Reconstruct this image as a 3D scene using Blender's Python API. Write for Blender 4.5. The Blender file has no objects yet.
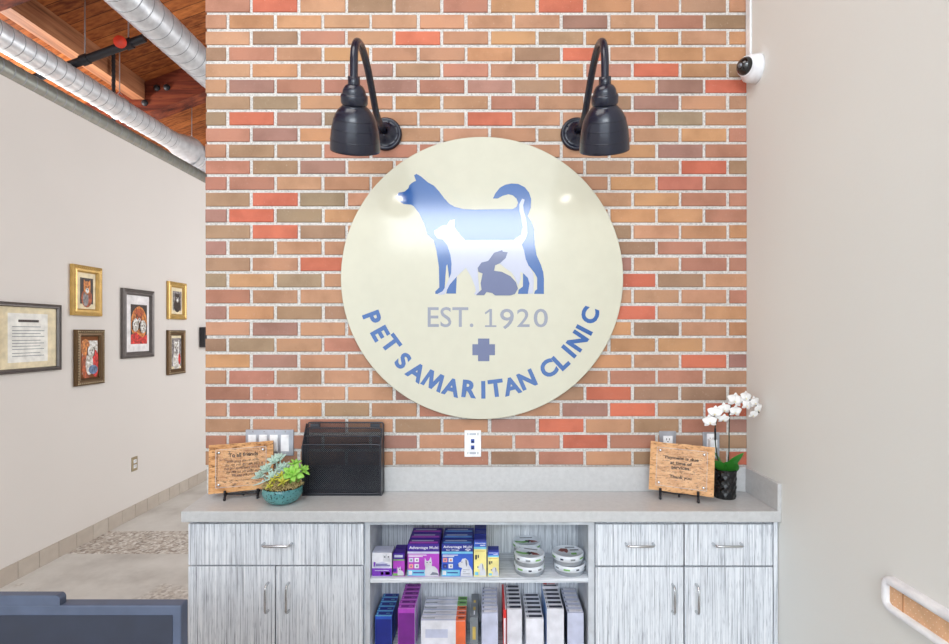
import bpy, math, random
from mathutils import Vector, Matrix, noise
from mathutils.geometry import tessellate_polygon
random.seed(7)
S = bpy.context.scene
COL = S.collection
PI = math.pi
# ------------------------------------------------------------------ camera
F, CX, CY, HC = 540.0, 487.0, 333.0, 1.53
cd = bpy.data.cameras.new('camera'); cam = bpy.data.objects.new('camera', cd); COL.objects.link(cam)
cam.location = (0, 0, HC); cam.rotation_euler = (PI / 2, 0, 0)
cd.sensor_width = 36; cd.lens = F / 949 * 36
cd.shift_x = -(CX - 474.5) / 949; cd.shift_y = (CY - 322) / 949
cd.clip_start = .05
S.camera = cam

def P(px, py, Y):
    return Vector(((px - CX) * Y / F, Y, HC - (py - CY) * Y / F))
def X_(px, Y): return (px - CX) * Y / F
def Z_(py, Y): return HC - (py - CY) * Y / F

# ------------------------------------------------------------------ materials
def srgb(c):
    return tuple(((v / 255) / 12.92 if v / 255 <= .04045 else ((v / 255 + .055) / 1.055) ** 2.4) for v in c) + (1,)
class NT:
    def __init__(s, name):
        s.m = bpy.data.materials.new(name); s.m.use_nodes = True
        s.t = s.m.node_tree; s.b = s.t.nodes['Principled BSDF']
    def n(s, typ, **kw):
        nd = s.t.nodes.new(typ)
        for k, v in kw.items():
            if k.startswith('i_'):
                nd.inputs[k[2:].replace('_', ' ')].default_value = v
            else: setattr(nd, k, v)
        return nd
    def l(s, a, b): s.t.links.new(a, b)
    def set(s, **kw):
        for k, v in kw.items(): s.b.inputs[k.replace('_', ' ')].default_value = v
    def coord(s, scale=(1, 1, 1), kind='Object'):
        tc = s.n('ShaderNodeTexCoord'); mp = s.n('ShaderNodeMapping'); mp.inputs['Scale'].default_value = scale
        s.l(tc.outputs[kind], mp.inputs['Vector']); return mp.outputs['Vector']
    def noise(s, vec, scale, detail=3, rough=.5):
        nd = s.n('ShaderNodeTexNoise'); nd.inputs['Scale'].default_value = scale
        nd.inputs['Detail'].default_value = detail; nd.inputs['Roughness'].default_value = rough
        if vec is not None: s.l(vec, nd.inputs['Vector'])
        return nd.outputs['Fac']
    def ramp(s, fac, stops, interp='LINEAR'):
        nd = s.n('ShaderNodeValToRGB'); cr = nd.color_ramp; cr.interpolation = interp
        while len(cr.elements) < len(stops): cr.elements.new(.5)
        for e, (p, c) in zip(cr.elements, stops):
            e.position = p; e.color = c if len(c) == 4 else srgb(c)
        s.l(fac, nd.inputs['Fac']); return nd.outputs['Color']
    def mix(s, fac, a, b, mode='MIX'):
        nd = s.n('ShaderNodeMix'); nd.data_type = 'RGBA'; nd.blend_type = mode
        for k, v in ((0, fac), (6, a), (7, b)):
            if isinstance(v, (int, float, tuple)): nd.inputs[k].default_value = v
            else: s.l(v, nd.inputs[k])
        return nd.outputs[2]
    def math(s, op, a, b=0.0, c=None):
        nd = s.n('ShaderNodeMath'); nd.operation = op
        for k, v in ((0, a), (1, b), (2, c)):
            if v is None: continue
            if isinstance(v, (int, float)): nd.inputs[k].default_value = v
            else: s.l(v, nd.inputs[k])
        return nd.outputs[0]
    def sep(s, vec):
        nd = s.n('ShaderNodeSeparateXYZ'); s.l(vec, nd.inputs[0]); return nd.outputs
    def bump(s, h, strength=.2, dist=.002):
        nd = s.n('ShaderNodeBump'); nd.inputs['Strength'].default_value = strength; nd.inputs['Distance'].default_value = dist
        s.l(h, nd.inputs['Height']); s.l(nd.outputs[0], s.b.inputs['Normal'])
    def base(s, c): s.l(c, s.b.inputs['Base Color'])

def pm(name, c, rough=.5, metal=0., spec=.5, var=.06, scale=20, coat=0):
    """plain procedural material: base colour with a slight noise variation"""
    t = NT(name); t.set(Roughness=rough, Metallic=metal, Specular_IOR_Level=spec, Coat_Weight=coat)
    f = t.noise(t.coord(), scale)
    lo = tuple(max(0, v * (1 - var)) for v in c); hi = tuple(min(255, v * (1 + var)) for v in c)
    t.base(t.ramp(f, [(.3, lo), (.7, hi)])); return t.m

M = {}
# plain ones
for nm, c, r, me, sp in [
    ('black_metal', (20, 24, 42), .24, .0, .6), ('easel_black', (24, 25, 32), .45, 0, .5), ('mesh_black', (56, 58, 66), .32, .3, .6),
    ('sign_cream', (203, 201, 184), .12, 0, .22), ('sign_blue', (42, 88, 154), .12, 0, .6), ('sign_lav', (184, 188, 206), .13, 0, .45),
    ('sign_grey', (98, 106, 142), .13, 0, .45), ('sign_text', (142, 146, 160), .2, 0, .45), ('sign_edge', (70, 66, 62), .5, 0, .4),
    ('chrome', (200, 202, 205), .22, 1, .5), ('steel_plate', (176, 180, 190), .35, .6, .5), ('white_plastic', (238, 239, 244), .35, 0, .5),
    ('off_white', (222, 222, 226), .4, 0, .5), ('jack_blue', (40, 70, 150), .4, 0, .5), ('dark_slot', (30, 30, 34), .6, 0, .3),
    ('gold', (200, 164, 98), .36, .5, .5), ('silver_frame', (98, 92, 90), .38, .4, .5), ('bronze', (104, 80, 54), .35, .5, .5),
    ('champagne', (176, 160, 130), .35, .6, .5), ('paper', (238, 236, 230), .7, 0, .3), ('mat_cream', (232, 218, 186), .8, 0, .2),
    ('mat_white', (234, 231, 232), .8, 0, .2), ('mat_brown', (128, 78, 46), .8, 0, .2), ('ink', (44, 40, 40), .7, 0, .2),
    ('burnt_ink', (58, 36, 22), .8, 0, .2), ('teal_dark', (30, 60, 64), .4, 0, .5), ('soil', (70, 54, 40), .95, 0, .1),
    ('stem_green', (74, 104, 50), .5, 0, .4), ('stem_dark', (52, 60, 44), .5, 0, .4), ('petal', (246, 245, 244), .55, 0, .3), ('petal_lip', (240, 226, 170), .5, 0, .3),
    ('leaf_green', (52, 128, 44), .35, 0, .5), ('succulent_pale', (182, 206, 194), .6, 0, .3), ('succulent_lime', (142, 196, 84), .45, 0, .4),
    ('succulent_yellow', (186, 184, 70), .5, 0, .4), ('moss', (206, 186, 134), .9, 0, .2), ('moss_dark', (150, 136, 84), .9, 0, .2),
    ('pot_black', (14, 15, 18), .16, 0, .6), ('cam_white', (236, 236, 240), .35, 0, .5), ('cam_dome', (16, 17, 20), .06, 0, .8), ('lens_grey', (120, 124, 132), .3, .6, .5),
    ('monitor', (76, 86, 108), .42, 0, .5), ('monitor_trim', (40, 46, 62), .5, 0, .5), ('desk_top', (150, 140, 128), .4, 0, .5), ('desk_body', (178, 182, 188), .5, 0, .4),
    ('galv_dull', (128, 130, 124), .42, .5, .5), ('galv_dark', (132, 134, 140), .5, .3, .5), ('pipe_black', (34, 33, 38), .5, .1, .5), ('red_paint', (214, 60, 36), .5, 0, .5), ('strap', (196, 196, 200), .35, .8, .5),
    ('tan_pad', (222, 178, 140), .7, 0, .2), ('tan_dark', (188, 138, 100), .7, 0, .2), ('tan_dot', (244, 216, 186), .7, 0, .2),
    ('c_white', (226, 226, 234), .45, 0, .4), ('c_lav', (196, 200, 222), .45, 0, .4), ('c_purple', (128, 62, 190), .4, 0, .5), ('c_violet', (64, 34, 140), .4, 0, .5), ('c_magenta', (176, 70, 190), .4, 0, .5),
    ('c_pink', (206, 120, 214), .4, 0, .5), ('c_navy', (34, 46, 140), .4, 0, .5), ('c_blue', (50, 92, 196), .4, 0, .5), ('c_sky', (92, 150, 220), .4, 0, .5), ('c_cyan', (120, 196, 226), .4, 0, .5),
    ('c_yellow', (238, 226, 150), .45, 0, .4), ('c_green', (120, 176, 96), .45, 0, .4), ('c_orange', (232, 110, 66), .45, 0, .4), ('c_red', (214, 52, 50), .4, 0, .5), ('c_black', (38, 42, 64), .45, 0, .4),
    ('c_greybox', (126, 132, 138), .5, 0, .4), ('c_fur', (206, 208, 216), .6, 0, .3), ('c_fur_dark', (120, 124, 140), .6, 0, .3), ('c_plum', (120, 40, 140), .4, 0, .5), ('c_gold', (206, 178, 90), .5, 0, .4),
    ('tin_lid', (222, 228, 236), .3, .1, .5), ('tin_body', (172, 178, 186), .3, .5, .5), ('tin_brown', (128, 66, 60), .5, 0, .4), ('c_rose', (232, 150, 150), .5, 0, .4),
    ('a_orange', (216, 118, 58), .5, 0, .4), ('a_rust', (150, 74, 40), .5, 0, .4), ('a_dark', (54, 42, 38), .5, 0, .4), ('a_cream', (240, 220, 190), .5, 0, .4), ('a_red', (186, 50, 44), .5, 0, .4),
    ('a_grey', (126, 120, 120), .5, 0, .4), ('a_blue', (90, 110, 140), .5, 0, .4),
]:
    M[nm] = pm(nm, c, r, me, sp, *((.38, 55) if nm.startswith('a_') else (.008, 20) if nm.startswith('sign') else ()))

# bricks : per-brick fired colour in the face attribute, mottled
t = NT('brick'); t.set(Roughness=.75, Specular_IOR_Level=.3)
at = t.n('ShaderNodeAttribute'); at.attribute_name = 'brick_tone'
v = t.coord((1, 1, 1))
m1 = t.ramp(t.noise(v, 9, 4), [(.3, (.80, .78, .76, 1)), (.55, (1, 1, 1, 1)), (.8, (1.08, 1.05, 1.0, 1))])
c1 = t.mix(1.0, at.outputs['Color'], m1, 'MULTIPLY')
sp = t.ramp(t.noise(v, 260, 2), [(.70, (0, 0, 0, 1)), (.76, (1, 1, 1, 1))])
c2 = t.mix(t.math('MULTIPLY', sp, .55), c1, srgb((232, 214, 200)))
dk = t.ramp(t.noise(t.coord((1, 1, 1.1)), 310, 2), [(.26, (1, 1, 1, 1)), (.32, (0, 0, 0, 1))])
c3 = t.mix(t.math('MULTIPLY', dk, .5), c2, srgb((90, 60, 48)))
t.base(c3); t.bump(t.noise(v, 180, 3), .25, .0015); M['brick'] = t.m
t = NT('mortar'); t.set(Roughness=.95, Specular_IOR_Level=.1)
v = t.coord(); t.base(t.ramp(t.noise(v, 190, 4, .7), [(.3, (140, 137, 132)), (.47, (202, 199, 195)), (.7, (226, 224, 221))])); t.bump(t.noise(v, 150, 3), .5, .003); M['mortar'] = t.m
def plaster(nm, c):
    t = NT(nm); t.set(Roughness=.7, Specular_IOR_Level=.25); v = t.coord()
    t.base(t.ramp(t.noise(v, 1.3, 3), [(.3, tuple(x * .985 for x in c)), (.7, c)])); t.bump(t.noise(v, 120, 3), .10, .002); M[nm] = t.m
plaster('plaster_left', (224, 218, 213)); plaster('plaster_right', (227, 228, 224)); plaster('plaster_far', (214, 208, 200))
# floor : polished concrete with exposed aggregate bands
t = NT('concrete'); t.set(Roughness=.45, Specular_IOR_Level=.4); v = t.coord()
cc = t.ramp(t.noise(v, 2.2, 8, .62), [(.3, (176, 170, 164)), (.5, (202, 198, 192)), (.7, (216, 213, 208))])
vo = t.n('ShaderNodeTexVoronoi'); vo.inputs['Scale'].default_value = 52; t.l(v, vo.inputs['Vector'])
peb = t.ramp(vo.outputs['Color'], [(.15, (150, 138, 128)), (.4, (194, 182, 170)), (.6, (212, 206, 198)), (.9, (230, 226, 221))])
edge = t.ramp(vo.outputs['Distance'], [(.3, (1, 1, 1, 1)), (.62, (.78, .76, .74, 1))])
peb = t.mix(1.0, peb, edge, 'MULTIPLY')
y = t.sep(v)[1]
band = t.math('MULTIPLY', t.math('GREATER_THAN', y, 3.74), t.math('LESS_THAN', y, 4.17))
band2 = t.math('MULTIPLY', t.math('LESS_THAN', y, 3.3), t.ramp(t.noise(v, 1.7, 3), [(.50, (0, 0, 0, 1)), (.56, (1, 1, 1, 1))]))
t.base(t.mix(t.math('MAXIMUM', band, t.math('MULTIPLY', band2, .7)), cc, peb)); M['concrete'] = t.m
t = NT('skirting_tile'); t.set(Roughness=.5); v = t.coord()
fl = t.n('ShaderNodeTexWhiteNoise'); fl.noise_dimensions = '1D'; t.l(t.math('FLOOR', t.math('MULTIPLY', t.sep(v)[1], 1 / .16)), fl.inputs['W'])
t.base(t.mix(t.noise(v, 14, 5), t.ramp(fl.outputs['Value'], [(0, (190, 178, 166)), (1, (212, 203, 192))]), srgb((176, 164, 152)))); M['skirting_tile'] = t.m
M['grout'] = pm('grout', (138, 128, 118), .9)
# striped laminate (vertical grain / shelf grain)
def laminate(nm, along):
    t = NT(nm); t.set(Roughness=.45, Specular_IOR_Level=.35)
    sc = (1, 1, .018) if along == 'z' else (.018, 1, 1)
    v = t.coord(sc)
    a = t.noise(v, 230, 2); b = t.noise(t.coord((1, 1, .05) if along == 'z' else (.05, 1, 1)), 420, 3)
    ca = t.ramp(a, [(.28, (150, 155, 164)), (.40, (202, 207, 215)), (.52, (220, 225, 232)), (.64, (232, 236, 242)), (.74, (243, 245, 249))])
    cb = t.ramp(b, [(.34, (.62, .63, .66, 1)), (.43, (1, 1, 1, 1))])
    t.base(t.mix(.85, ca, t.mix(1.0, ca, cb, 'MULTIPLY'))); M[nm] = t.m
laminate('laminate', 'z'); laminate('laminate_shelf', 'x')
M['edge_band'] = pm('edge_band', (196, 201, 208), .45, 0, .35)
t = NT('quartz'); t.set(Roughness=.28, Specular_IOR_Level=.4); v = t.coord()
q = t.ramp(t.noise(v, 60, 3), [(.3, (190, 191, 192)), (.7, (199, 200, 201))])
s1 = t.ramp(t.noise(v, 420, 1), [(.73, (0, 0, 0, 1)), (.77, (1, 1, 1, 1))])
s2 = t.ramp(t.noise(t.coord((1.1, 1, .9)), 300, 1), [(.24, (1, 1, 1, 1)), (.28, (0, 0, 0, 1))])
t.base(t.mix(t.math('MULTIPLY', s2, .4), t.mix(t.math('MULTIPLY', s1, .8), q, srgb((240, 240, 240))), srgb((130, 128, 126)))); M['quartz'] = t.m
# rustic plaque wood
def plank(nm, lo, mid, hi, sc=(.06, 1, 1), n1=46, dark=.5):
    t = NT(nm); t.set(Roughness=.6, Specular_IOR_Level=.3)
    v = t.coord(sc); f = t.noise(v, n1, 6, .65)
    c = t.ramp(f, [(.30, lo), (.48, mid), (.68, hi)])
    g = t.ramp(t.noise(t.coord((sc[0] * 2, sc[1], sc[2])), n1 * 3.2, 3), [(.35, (1, 1, 1, 1)), (.43, (0, 0, 0, 1))])
    t.base(t.mix(t.math('MULTIPLY', g, dark), c, srgb(tuple(x * .5 for x in lo)))); t.bump(f, .3, .002); M[nm] = t.m
plank('plaque_wood', (146, 92, 50), (202, 148, 96), (226, 178, 126), (.10, 1, 1), 60, .75)
plank('plaque_wood_pale', (168, 114, 70), (208, 158, 110), (224, 178, 132), (.10, 1, 1), 60, .55)
plank('beam_wood', (70, 28, 16), (118, 56, 34), (164, 92, 56), (1, .05, 1), 16)
plank('rafter_wood', (64, 24, 15), (104, 44, 28), (146, 74, 44), (.05, 1, 1), 16)
plank('tan_wood', (116, 72, 48), (158, 104, 72), (184, 130, 92), (1, .05, 1), 14, .3)
t = NT('roof_deck'); t.set(Roughness=.7, Specular_IOR_Level=.2)
v = t.coord(); fl = t.math('FLOOR', t.math('MULTIPLY', t.sep(v)[1], 1 / .14)); wn = t.n('ShaderNodeTexWhiteNoise'); wn.noise_dimensions = '1D'; t.l(fl, wn.inputs['W'])
gr = t.noise(t.coord((.08, 1, 1)), 30, 5)
c = t.mix(.5, t.ramp(wn.outputs['Value'], [(0, (96, 42, 22)), (.5, (150, 80, 40)), (1, (190, 112, 58))]), t.ramp(gr, [(.3, (80, 34, 18)), (.7, (196, 122, 66))]))
seam = t.math('LESS_THAN', t.math('FRACT', t.math('MULTIPLY', t.sep(v)[1], 1 / .14)), .06)
t.base(t.mix(t.math('MULTIPLY', seam, .75), c, srgb((36, 16, 10)))); M['roof_deck'] = t.m
t = NT('galvanised'); t.set(Roughness=.36, Metallic=.45); v = t.coord()
t.base(t.ramp(t.noise(v, 14, 4), [(.3, (196, 198, 203)), (.7, (226, 228, 232))])); M['galvanised'] = t.m
t = NT('teal_glaze'); t.set(Roughness=.2, Specular_IOR_Level=.6); v = t.coord()
k = t.ramp(t.noise(v, 170, 2), [(.36, (1, 1, 1, 1)), (.41, (0, 0, 0, 1))])
t.base(t.mix(k, t.ramp(t.noise(v, 20, 3), [(.3, (66, 124, 130)), (.7, (104, 164, 162))]), srgb((20, 44, 50)))); M['teal_glaze'] = t.m
t = NT('acrylic'); t.set(Roughness=.05, Alpha=.03, Base_Color=srgb((248, 250, 250))); M['acrylic'] = t.m
t = NT('acrylic_edge'); t.set(Roughness=.2, Alpha=.55, Base_Color=srgb((240, 242, 244))); M['acrylic_edge'] = t.m
# lamp bulb : gives off light
t = NT('bulb_glow'); t.set(Base_Color=(1, 1, 1, 1), Emission_Color=(1, .96, .9, 1), Emission_Strength=20); M['bulb_glow'] = t.m

# ------------------------------------------------------------------ mesh builder
class MB:
    def __init__(s): s.v = []; s.f = []; s.mi = []; s.sm = []; s.mats = []
    def mat(s, m):
        if m not in s.mats: s.mats.append(m)
        return s.mats.index(m)
    def add(s, vs, fs, m, smooth=False, T=None):
        o = len(s.v); k = s.mat(m)
        s.v += [tuple(T @ Vector(p)) if T is not None else tuple(p) for p in vs]
        for f in fs: s.f.append([o + i for i in f]); s.mi.append(k); s.sm.append(smooth)
        return s
    def box(s, x0, x1, y0, y1, z0, z1, m, T=None):
        vs = [(x0, y0, z0), (x1, y0, z0), (x1, y1, z0), (x0, y1, z0), (x0, y0, z1), (x1, y0, z1), (x1, y1, z1), (x0, y1, z1)]
        return s.add(vs, [(0, 3, 2, 1), (4, 5, 6, 7), (0, 1, 5, 4), (1, 2, 6, 5), (2, 3, 7, 6), (3, 0, 4, 7)], m, False, T)
    def hexa(s, vs, m):
        return s.add(vs, [(0, 3, 2, 1), (4, 5, 6, 7), (0, 1, 5, 4), (1, 2, 6, 5), (2, 3, 7, 6), (3, 0, 4, 7)], m)
    def tube(s, pts, r, m, n=12, caps=True, T=None):
        pts = [Vector(p) for p in pts]; rs = r if isinstance(r, (list, tuple)) else [r] * len(pts)
        vs, fs = [], []
        d0 = (pts[1] - pts[0]).normalized(); up = Vector((0, 0, 1)) if abs(d0.z) < .9 else Vector((1, 0, 0))
        nx = d0.cross(up).normalized()
        for i, p in enumerate(pts):
            d = (pts[min(i + 1, len(pts) - 1)] - pts[max(i - 1, 0)]).normalized()
            nx = (nx - d * nx.dot(d)).normalized(); ny = d.cross(nx)
            for j in range(n):
                a = 2 * PI * j / n; vs.append(p + (nx * math.cos(a) + ny * math.sin(a)) * rs[i])
        for i in range(len(pts) - 1):
            for j in range(n):
                fs.append((i * n + j, i * n + (j + 1) % n, (i + 1) * n + (j + 1) % n, (i + 1) * n + j))
        s.add(vs, fs, m, True, T)
        if caps:
            s.add(vs[:n], [tuple(range(n))[::-1]], m, False, T); s.add(vs[-n:], [tuple(range(n))], m, False, T)
        return s
    def lathe(s, prof, m, n=40, T=None, smooth=True):
        """profile of (r, h) about local z; m may be a list, one per segment"""
        for i in range(len(prof) - 1):
            (r0, h0), (r1, h1) = prof[i], prof[i + 1]
            mm = m[i] if isinstance(m, list) else m
            vs = []
            for r, h in ((r0, h0), (r1, h1)):
                for j in range(n):
                    a = 2 * PI * j / n; vs.append((r * math.cos(a), r * math.sin(a), h))
            fs = [(j, (j + 1) % n, n + (j + 1) % n, n + j) for j in range(n)]
            s.add(vs, fs, mm, smooth, T)
        return s
    def slathe(s, prof, m, n=40, T=None):
        vs, fs = [], []
        for r, h in prof:
            for j in range(n):
                a = 2 * PI * j / n; vs.append((r * math.cos(a), r * math.sin(a), h))
        for i in range(len(prof) - 1):
            for j in range(n): fs.append((i * n + j, i * n + (j + 1) % n, (i + 1) * n + (j + 1) % n, (i + 1) * n + j))
        return s.add(vs, fs, m, True, T)
    def ball(s, c, r, m, n=16, T=None, sq=(1, 1, 1)):
        vs, fs = [], []
        for i in range(n // 2 + 1):
            th = PI * i / (n // 2)
            for j in range(n):
                a = 2 * PI * j / n
                vs.append((c[0] + r * sq[0] * math.sin(th) * math.cos(a), c[1] + r * sq[1] * math.sin(th) * math.sin(a), c[2] + r * sq[2] * math.cos(th)))
        for i in range(n // 2):
            for j in range(n): fs.append((i * n + j, (i + 1) * n + j, (i + 1) * n + (j + 1) % n, i * n + (j + 1) % n))
        return s.add(vs, fs, m, True, T)
    def prism(s, poly, d0, d1, m, T=None, side=None):
        """poly of (u, w) in the local xz plane, extruded along local y from d0 (front) to d1"""
        n = len(poly)
        area = sum(poly[i][0] * poly[(i + 1) % n][1] - poly[(i + 1) % n][0] * poly[i][1] for i in range(n))
        if area < 0: poly = poly[::-1]
        tri = tessellate_polygon([[Vector((a, b, 0)) for a, b in poly]])
        fr = [(a, d0, b) for a, b in poly]; bk = [(a, d1, b) for a, b in poly]
        def ori(t3, flip):
            a, b, c = [poly[i] for i in t3]
            ccw = (b[0] - a[0]) * (c[1] - a[1]) - (c[0] - a[0]) * (b[1] - a[1]) > 0
            return tuple(t3) if ccw != flip else tuple(t3[::-1])
        s.add(fr, [ori(x, False) for x in tri], m, False, T)
        s.add(bk, [ori(x, True) for x in tri], m, False, T)
        s.add(fr + bk, [(i, i + n, (i + 1) % n + n, (i + 1) % n) for i in range(n)], side or m, False, T)
        return s
    def text(s, body, m, T=None, fit=None, bold=0.0, ext=.0006, height=None):
        """text standing in the local xz plane facing -y.  fit=(x0,x1,z0,z1) or height with centring at the origin"""
        vs, fs = glyphs(body, bold)
        x0 = min(p[0] for p in vs); x1 = max(p[0] for p in vs); y0 = min(p[1] for p in vs); y1 = max(p[1] for p in vs)
        if fit:
            kx = (fit[1] - fit[0]) / (x1 - x0); ky = (fit[3] - fit[2]) / (y1 - y0); ox, oz = fit[0] - x0 * kx, fit[2] - y0 * ky
        else:
            kx = ky = height / (y1 - y0); ox, oz = -(x0 + x1) / 2 * kx, -(y0 + y1) / 2 * ky
        z0 = min(p[2] for p in vs); z1 = max(p[2] for p in vs)
        kz = ext / (z1 - z0) if z1 > z0 else 1
        return s.add([(p[0] * kx + ox, -(p[2] - z0) * kz, p[1] * ky + oz) for p in vs], fs, m, False, T)
    def build(s, name, parent=None, bevel=0, seg=2, auto=False):
        me = bpy.data.meshes.new(name); me.from_pydata(s.v, [], s.f)
        for m in s.mats: me.materials.append(M[m])
        me.polygons.foreach_set('material_index', s.mi); me.polygons.foreach_set('use_smooth', s.sm); me.update()
        o = bpy.data.objects.new(name, me); COL.objects.link(o)
        if parent is not None: o.parent = parent; o.matrix_parent_inverse = Matrix.Translation(-wloc(parent))
        if bevel:
            b = o.modifiers.new('bevel', 'BEVEL'); b.width = bevel; b.segments = seg; b.limit_method = 'ANGLE'
        return o
def wloc(o):
    return Vector(o.location) if o.type == 'EMPTY' else Vector()
_gc = {}
def glyphs(body, bold):
    k = (body, bold)
    if k not in _gc:
        cu = bpy.data.curves.new('lettering', 'FONT'); cu.body = body; cu.offset = bold; cu.extrude = .01; cu.resolution_u = 4
        ob = bpy.data.objects.new('lettering', cu); COL.objects.link(ob)
        dg = bpy.context.evaluated_depsgraph_get(); dg.update()
        me = bpy.data.meshes.new_from_object(ob.evaluated_get(dg))
        _gc[k] = ([tuple(v.co) for v in me.vertices], [tuple(p.vertices) for p in me.polygons])
        bpy.data.objects.remove(ob); bpy.data.curves.remove(cu); bpy.data.meshes.remove(me)
    return _gc[k]

def tag(o, label=None, cat=None, group=None, kind=None):
    if label: o['label'] = label
    if cat: o['category'] = cat
    if group: o['group'] = group
    if kind: o['kind'] = kind
    return o
def empty(name, loc, label, cat, group=None):
    o = bpy.data.objects.new(name, None); COL.objects.link(o); o.location = loc; o.empty_display_size = .05
    return tag(o, label, cat, group)
def struct(mb, name, **k): return tag(mb.build(name, **k), kind='structure')
def ordinal(i): return ['first', 'second', 'third', 'fourth', 'fifth', 'sixth', 'seventh', 'eighth', 'ninth'][i]
def rotT(loc, yaw=0, tilt=0, roll=0):
    return Matrix.Translation(loc) @ Matrix.Rotation(yaw, 4, 'Z') @ Matrix.Rotation(tilt, 4, 'X') @ Matrix.Rotation(roll, 4, 'Y')
def axisT(p, d):
    """local z along d, origin at p"""
    return Matrix.Translation(p) @ Vector(d).to_track_quat('Z', 'Y').to_matrix().to_4x4()

# ================================================================== SETTING
YB = 2.26                      # brick face
XL, XR = -2.928, 1.085         # plaster faces left / right
EYE_ROOF, SLOPE = 4.2, .37     # roof height over the eye at x = 0, and its pitch
def roofz(x): return HC + EYE_ROOF + SLOPE * x
struct(MB().box(-8, 1.25, -3.2, 9.6, -.1, 0, 'concrete'), 'floor')
r = MB(); x0, x1 = -8, 1.25
r.hexa([(x0, -3.2, roofz(x0)), (x1, -3.2, roofz(x1)), (x1, 9.6, roofz(x1)), (x0, 9.6, roofz(x0)),
        (x0, -3.2, roofz(x0) + .08), (x1, -3.2, roofz(x1) + .08), (x1, 9.6, roofz(x1) + .08), (x0, 9.6, roofz(x0) + .08)], 'roof_deck')
struct(r, 'ceiling')
WT = 3.087
struct(MB().box(XL - .14, XL, -3.2, 9.5, 0, WT, 'plaster_left'), 'wall_left')
w = MB(); w.hexa([(XR, -3.2, 0), (XR + .14, -3.2, 0), (XR + .14, 9.5, 0), (XR, 9.5, 0), (XR, -3.2, roofz(XR)), (XR + .14, -3.2, roofz(XR)), (XR + .14, 9.5, roofz(XR)), (XR, 9.5, roofz(XR))], 'plaster_right')
struct(w, 'wall_right')
struct(MB().box(-8, 1.25, 9.5, 9.6, 0, 6.2, 'plaster_far'), 'wall_far')
b = MB()
L = .16
yy = -3.2
while yy < 9.4:
    b.box(XL, XL + .011, yy + .0025, yy + L - .0025, 0, .106, 'skirting_tile'); yy += L
b.box(XL, XL + .007, -3.2, 9.5, 0, .104, 'grout')
struct(b, 'baseboard_left')

# ---- brick wall
TONE = {'t': (188, 140, 110), 'o': (192, 142, 102), 'b': (164, 130, 104), 'r': (178, 122, 102), 'p': (162, 120, 108), 'g': (154, 134, 108), 'R': (204, 108, 84), 'S': (190, 108, 94)}
ROWS = ['tbrtRtoboo to'.replace(' ', ''), 'brtottobRtoo', 'totpbrtorRob', 'tprrprpbropR', 'bgttotrtbptt', 'gRpgttRttrgt', 'rpobtttbrtor', 'tbbrrrtttopr', 'rbptttttbtRb', 'rrtttttttoSr',
        'bRgttttttorr', 'pRgotttttoor', 'bRbtttttbtoo', 'pbtttttttbrr', 'btRtttttptrr', 'gogttttttRbt', 'rtttttttttt r'.replace(' ', ''), 'pobbtttttRto', 'tpttttttobto', 'bgtrtttttoot',
        'opttttttotRp', 'trbttttttrrt', 'rrttpttbRbbt', 'trobtrttpRtR', 'ttrtbtpRtbrp', 'rrrtpttrRrbb'[:12], 'tttttrbrtbtR']
S_ = F / YB
xl = X_(206, YB)
pitch = 16.14 / S_; zrow0 = Z_(466.0, YB)          # underside of the lowest visible course
mj = .0063
class Bricks(MB): pass
bw = MB(); tones = []
def brick(x0, x1, z0, z1, col, deep=False):
    j = lambda: random.uniform(-.0012, .0012)
    x0 += j(); x1 += j(); z0 += j(); z1 += j(); yf = YB - .005 + random.uniform(-.0012, .0012); c = .0022
    yb = YB + .25 if deep else YB + .01
    vs = [(x0 + c, yf, z0 + c), (x1 - c, yf, z0 + c), (x1 - c, yf, z1 - c), (x0 + c, yf, z1 - c), (x0, yf + c, z0), (x1, yf + c, z0), (x1, yf + c, z1), (x0, yf + c, z1), (x0, yb, z0), (x1, yb, z0), (x1, yb, z1), (x0, yb, z1)]
    fs = [(0, 1, 2, 3)] + [(i, i + 4, (i + 1) % 4 + 4, (i + 1) % 4) for i in range(4)] + [(i + 4, i + 8, (i + 1) % 4 + 8, (i + 1) % 4 + 4) for i in range(4)]
    bw.add(vs, fs, 'brick'); tones.extend([col] * len(fs))
joint_full = [251.5 + 47.6 * k for k in range(11)]; joint_half = [228.0 + 47.6 * k for k in range(11)]
for k in range(64):
    ri = 26 - k
    z0 = zrow0 + k * pitch + mj; z1 = zrow0 + (k + 1) * pitch - mj
    if z0 > roofz(-1.1): break
    js = joint_full if ri % 2 == 0 else joint_half
    xs = [xl - mj] + [X_(q, YB) for q in js] + [XR + mj]
    for i in range(12):
        code = ROWS[ri][i] if 0 <= ri < 27 and i < len(ROWS[ri]) else random.choice('ttttoobbrrpgRt')
        c = tuple(.88 * a_ + .12 * b_ for a_, b_ in zip(TONE[code], (212, 172, 146))); d = random.uniform(.90, 1.0)
        c = tuple(min(255, x * d * random.uniform(.985, 1.015)) for x in c)
        brick(xs[i] + mj, xs[i + 1] - mj, z0, z1, srgb(c), i == 0)
n_brick = len(bw.f)
bw.box(xl + .004, XR, YB, YB + .246, 0, roofz(-1.15) + .05, 'mortar')
bo = bw.build('wall_brick'); tag(bo, kind='structure')
ca = bo.data.attributes.new('brick_tone', 'FLOAT_COLOR', 'FACE')
flat = []
for i in range(len(bw.f)): flat += tones[i] if i < len(tones) else (.6, .6, .6, 1)
ca.data.foreach_set('color', flat)

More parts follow.
